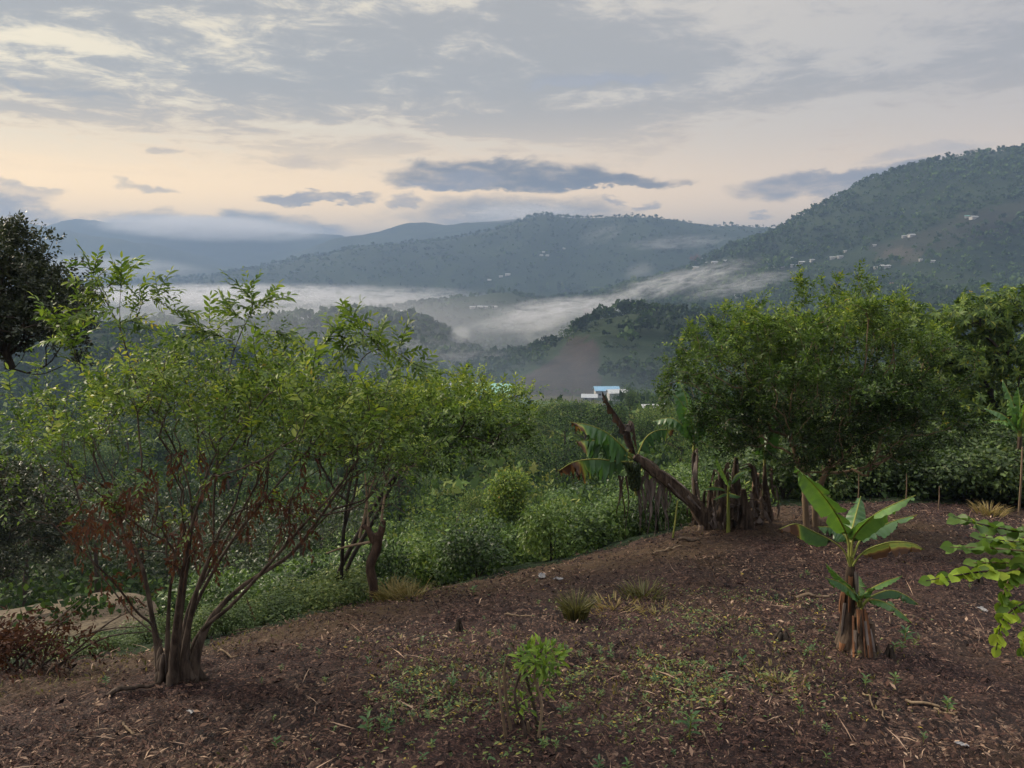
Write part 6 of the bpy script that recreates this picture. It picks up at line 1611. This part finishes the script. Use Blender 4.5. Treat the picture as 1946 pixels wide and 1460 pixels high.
# --- mulch: chips, dry leaves, straw
def mulch():
    rng = np.random.default_rng(2)
    m, t = new_mat('mulch_chip')
    c = stops(t, attr(t), [(0., (.007, .004, .0045)), (.3, (.021, .0115, .0105)), (.55, (.072, .037, .028)), (.8, (.15, .093, .064)), (1., (.33, .23, .16))])
    finish(t, principled(t, c, .85, .2))
    def field(n, ymin, ymax, pw=1.4):
        y = ymin + (ymax - ymin) * rng.random(n) ** pw; x = (rng.random(n) * 2 - 1) * .80 * (y + 1.0)
        D, _ = knots(x / y); ok = y < D[:, 2] + .25; x, y = x[ok], y[ok]
        return np.stack([x, y, ground(x, y)], 1)
    for nm, n, Ls, wd, ti, lab, lift in (('leaf_litter', 150000, (.010, .036), .28, .38, 'dark mulch of chips and dry leaves covering the plot', .006), ('dry_leaf_litter', 52000, (.02, .065), .27, .34, 'larger curled dry leaves and bark flakes lying on the mulch', .012), ('straw_litter', 6000, (.06, .20), .035, .62, 'scattered straw and thin dry stalks on the mulch', .012)):
        p_ = field(n, 3.4, 17); k = len(p_); a = rng.random(k) * 6.28
        d = np.stack([np.cos(a), np.sin(a), rng.normal(size=k) * .45], 1); up = np.tile((0, 0, 1.), (k, 1)) + rng.normal(size=(k, 3)) * .45
        p_[:, 2] += lift + .02 * rng.random(k) * (Ls[1] / .06) ** .5
        L = (Ls[0] + (Ls[1] - Ls[0]) * rng.random(k) ** 2) * (1 + p_[:, 1] / 22)
        tn = np.clip(ti + .28 * rng.normal(size=k) + .55 * fbm(p_[:, 0] * 1.1, p_[:, 1] * 1.1, 4, 4), 0, 1)
        kp = rng.random(k) < np.clip(.75 + 1.5 * fbm(p_[:, 0] * 1.7, p_[:, 1] * 1.7, 14, 3), .25, 1)
        p_, d, up, L, tn = p_[kp], d[kp], up[kp], L[kp], tn[kp]; k = len(p_)
        mb = MB(); put_leaves(mb, p_, d, up, L, wd * (.5 + rng.random(k)), tn, LEAF4); link(nm, mb.mesh(nm), m, kind='stuff', label=lab)
    # low green-yellow growth in the dry patches
    n = 70000; p_ = field(n, 4.2, 14); px, py = pix_of(p_)
    w = np.exp(-((px - 1240) / 270) ** 2 - ((py - 1290) / 85) ** 2) + .8 * np.exp(-((px - 860) / 150) ** 2 - ((py - 1300) / 60) ** 2) + .55 * np.exp(-((py - (1135 - (px - 720) * .26)) / 30) ** 2) + .5 * np.exp(-((px - 1340) / 160) ** 2 - ((py - 1150) / 40) ** 2)
    w = w + np.clip(fbm(p_[:, 0] * .7, p_[:, 1] * .7, 55, 3), 0, 1) * .5 - .15
    p_ = p_[rng.random(len(p_)) < w * .75]; k = len(p_)
    d = rng.normal(size=(k, 3)) * .6; d[:, 2] = .5 + .5 * rng.random(k)
    mb = MB(); put_leaves(mb, p_, d, rng.normal(size=(k, 3)), .02 + .04 * rng.random(k), .12 + .25 * rng.random(k), np.clip(.34 + .25 * rng.normal(size=k), 0, 1), LEAF4)
    link('short_grass', mb.mesh('short_grass'), M_GRASS, kind='stuff', label='thin dry grass and moss in patches of the plot')
def ground_cover():
    """small creeping weeds, far too many to count, in the damp patches"""
    rng = np.random.default_rng(22); n = 140000
    y = 4.2 + 8 * rng.random(n); x = (rng.random(n) * 2 - 1) * .75 * y; p_ = np.stack([x, y, ground(x, y)], 1); px, py = pix_of(p_)
    w = .9 * np.exp(-((px - 1270) / 230) ** 2 - ((py - 1290) / 70) ** 2) + .9 * np.exp(-((px - 850) / 120) ** 2 - ((py - 1310) / 60) ** 2) + .5 * np.exp(-((px - 1380) / 200) ** 2 - ((py - 1160) / 40) ** 2) + .25 * np.exp(-((px - 1000) / 300) ** 2 - ((py - 1430) / 40) ** 2)
    w = w * np.clip(.42 + 2.8 * fbm(x * 2.2, y * 2.2, 66, 3), 0, 1)
    p_ = p_[rng.random(n) < w]; k = len(p_); a = rng.random(k) * 6.28
    p_[:, 2] += .01 + .04 * rng.random(k)
    d = np.stack([np.cos(a), np.sin(a), .3 * rng.normal(size=k)], 1); up = np.tile((0, 0, 1.), (k, 1)) + rng.normal(size=(k, 3)) * .35
    mb = MB(); put_leaves(mb, p_, d, up, .016 + .034 * rng.random(k) ** 2, .42, np.clip(.58 + .22 * rng.normal(size=k), 0, 1), LEAF5)
    link('ground_cover', mb.mesh('ground_cover'), M_SEED, kind='stuff', label='creeping yellow-green weeds in patches on the mulch')
mulch(); ground_cover()
HAZE = 4.2e-4
FOGS = [
 (100, 790, 1750, 770, 270, 26, 130, .0021, 'thin blue morning haze pooled over the valley floor', 31.1, 1.2, .05, (.42, .53, .66)),
 (560, 668, 900, 660, 520, 7, 60, .010, 'thin wisp of mist over the village in the valley', 21.3, 3.0, .40),
 (700, 690, 1010, 676, 440, 6, 45, .009, 'low wisp of mist in front of the dark wooded hill', 23.9, 3.0, .42),
 (860, 622, 1120, 606, 700, 9, 70, .013, 'broken mist lying under the row of white roofs', 25.1, 3.2, .40),
 (120, 640, 520, 628, 560, 8, 60, .009, 'mist behind the green hillside at the left', 27.7, 3.0, .40),
 (560, 578, 900, 572, 1080, 9, 90, .012, 'broken strip of fog in front of the bald hill', 28.3, 3.2, .42),
 (1150, 470, 1420, 452, 1400, 16, 90, .005, 'faint wisps hanging on the blue mountain beside the spur', 29.9, 3.0, .44),
 (-300, 640, 1250, 620, (650, 700), 45, 330, .0016, 'thin blue mist filling the valley behind the plot', 3.3, 1.6, .2),
 (-150, 560, 1000, 562, 1350, 22, 260, .020, 'wide bright bank of fog lying across the valley behind the small trees', 1.3, 3.4, .43),
 (330, 600, 700, 596, 800, 8, 110, .009, 'thin low fog behind the wooded hill at the left tree', 2.9, 3.0, .4),
 (900, 600, 1250, 572, 780, 13, 110, .022, 'fog bank pouring down behind the red-topped hill trees', 4.1, 3.2, .43),
 (1080, 590, 1470, 488, (760, 790), 13, 60, .022, 'long streak of fog rising up the mountainside to the houses', 5.7, 3.6, .43),
 (1280, 575, 1530, 508, (720, 770), 9, 45, .020, 'shorter lower streak of fog on the mountainside', 6.6, 3.6, .43),
 (850, 642, 900, 632, 600, 9, 40, .012, 'small puff of fog beside the wooded hill', 7.2, 2.6, .3),
 (960, 640, 1120, 610, 500, 11, 50, .007, 'thin mist in the gully behind the ploughed hill', 8.4, 2.6, .36),
 (1080, 475, 1190, 430, 1600, 27, 100, .005, 'wisp of cloud on the central mountain', 9.9, 2.6, .42),
 (1180, 530, 1250, 505, 1350, 20, 100, .003, 'small wisp rising behind the mountain spur', 10.7, 2.6, .38),
 (150, 425, 650, 445, 2900, 55, 300, .012, 'bank of cloud capping the far left mountains', 12.1, 3.2, .36),
 (850, 405, 1150, 408, 2350, 38, 200, .006, 'cloud cap trailing over the far ridge', 13.7, 3.0, .38),
 (0, 500, 420, 520, 2100, 40, 250, .003, 'veil of mist in front of the far left mountain', 14.5, 2.6, .34),
]
# ------------------------------------------------------------------ air: haze and lying fog
def box_mesh(name, x0, x1, y0, y1, z0, z1):
    V = [(x0, y0, z0), (x1, y0, z0), (x1, y1, z0), (x0, y1, z0), (x0, y0, z1), (x1, y0, z1), (x1, y1, z1), (x0, y1, z1)]
    F = [(0, 3, 2, 1), (4, 5, 6, 7), (0, 1, 5, 4), (1, 2, 6, 5), (2, 3, 7, 6), (3, 0, 4, 7)]
    return mesh_from(name, V, [F], smooth=False)
def volume_mat(name, color, density, aniso=.2):
    m, t = new_mat(name)
    v = t.node('ShaderNodeVolumePrincipled')
    v.inputs['Color'].default_value = (*color, 1); v.inputs['Anisotropy'].default_value = aniso
    t.put(v.inputs['Density'], density)
    o = t.node('ShaderNodeOutputMaterial'); t.l.new(v.outputs[0], o.inputs['Volume'])
    return m
ZMIN = min(float(v.co.z) for o in COL.objects if o.get('kind') == 'structure' and o.type == 'MESH' for v in o.data.vertices)
ZMAX = max(float(v.co.z) for o in COL.objects if o.get('kind') == 'structure' and o.type == 'MESH' for v in o.data.vertices)
link('haze', box_mesh('haze', -24500, 24500, -60, 9050, ZMIN - 1, ZMAX + 12),
     volume_mat('haze_air', (.245, .35, .535), HAZE), kind='stuff')

def fog_mat(name, density, dims, color=(.80, .80, .83), scale=3.0, seed=0., aniso=.3, thr=.42):
    m, t = new_mat(name)
    co = t.node('ShaderNodeTexCoord').outputs['Object']          # a unit ball in the bank's own space
    ln = t.node('ShaderNodeVectorMath', operation='LENGTH'); t.l.new(co, ln.inputs[0])
    edge = t.ramp(ln.outputs['Value'], 1.0, .35)
    L, w, h = dims; u = 4.0 * h
    n = t.noise(t.vmath('ADD', t.vmath('MULTIPLY', co, (L / u, w / u, 1.0)), (seed, seed * .7, 0.)), scale * .75, 5, .68, 1.2).outputs[0]
    d = t.math('MULTIPLY', t.math('MULTIPLY', edge, t.ramp(n, thr + .02, thr + .17)), density)
    v = t.node('ShaderNodeVolumePrincipled')
    v.inputs['Color'].default_value = (*color, 1); v.inputs['Anisotropy'].default_value = aniso
    t.put(v.inputs['Density'], d)
    o = t.node('ShaderNodeOutputMaterial'); t.l.new(v.outputs[0], o.inputs['Volume'])
    return m
def ball(name, nu=20, nv=10):
    V = [(0, 0, 1)]
    for i in range(1, nv):
        th = math.pi * i / nv
        for j in range(nu):
            ph = 2 * math.pi * j / nu
            V.append((math.sin(th) * math.cos(ph), math.sin(th) * math.sin(ph), math.cos(th)))
    V.append((0, 0, -1)); n = len(V) - 1
    Q = []; T = []
    for j in range(nu):
        k = (j + 1) % nu
        T.append((0, 1 + j, 1 + k)); T.append((n, n - nu + k, n - nu + j))
        for i in range(nv - 2):
            a = 1 + i * nu; Q.append((a + j, a + nu + j, a + nu + k, a + k))
    return mesh_from(name, V, [Q, T])
def fog(name, px0, py0, px1, py1, Y, thick, deep, dens, label, seed, scale=3.0, thr=.42, color=(.80, .80, .83)):
    """a bank whose long axis runs between two places of the picture at distance(s) Y"""
    Y0, Y1 = Y if isinstance(Y, tuple) else (Y, Y)
    a, b = P(px0, py0, Y0), P(px1, py1, Y1)
    c = (a + b) / 2; ax = b - a
    me = ball(name)
    L = np.linalg.norm(ax) / 2
    o = link(name, me, fog_mat(name, dens, (L, deep, thick), color, seed=seed, scale=scale, thr=thr), kind='stuff', label=label, category='fog')
    Rm = rot_to(ax)
    M = Matrix.Identity(4)
    for i in range(3):
        M[i][0] = Rm[i, 0] * L; M[i][1] = Rm[i, 1] * deep; M[i][2] = Rm[i, 2] * thick; M[i][3] = c[i]
    o.matrix_world = M
for f_ in FOGS: fog('fog_bank', *f_)
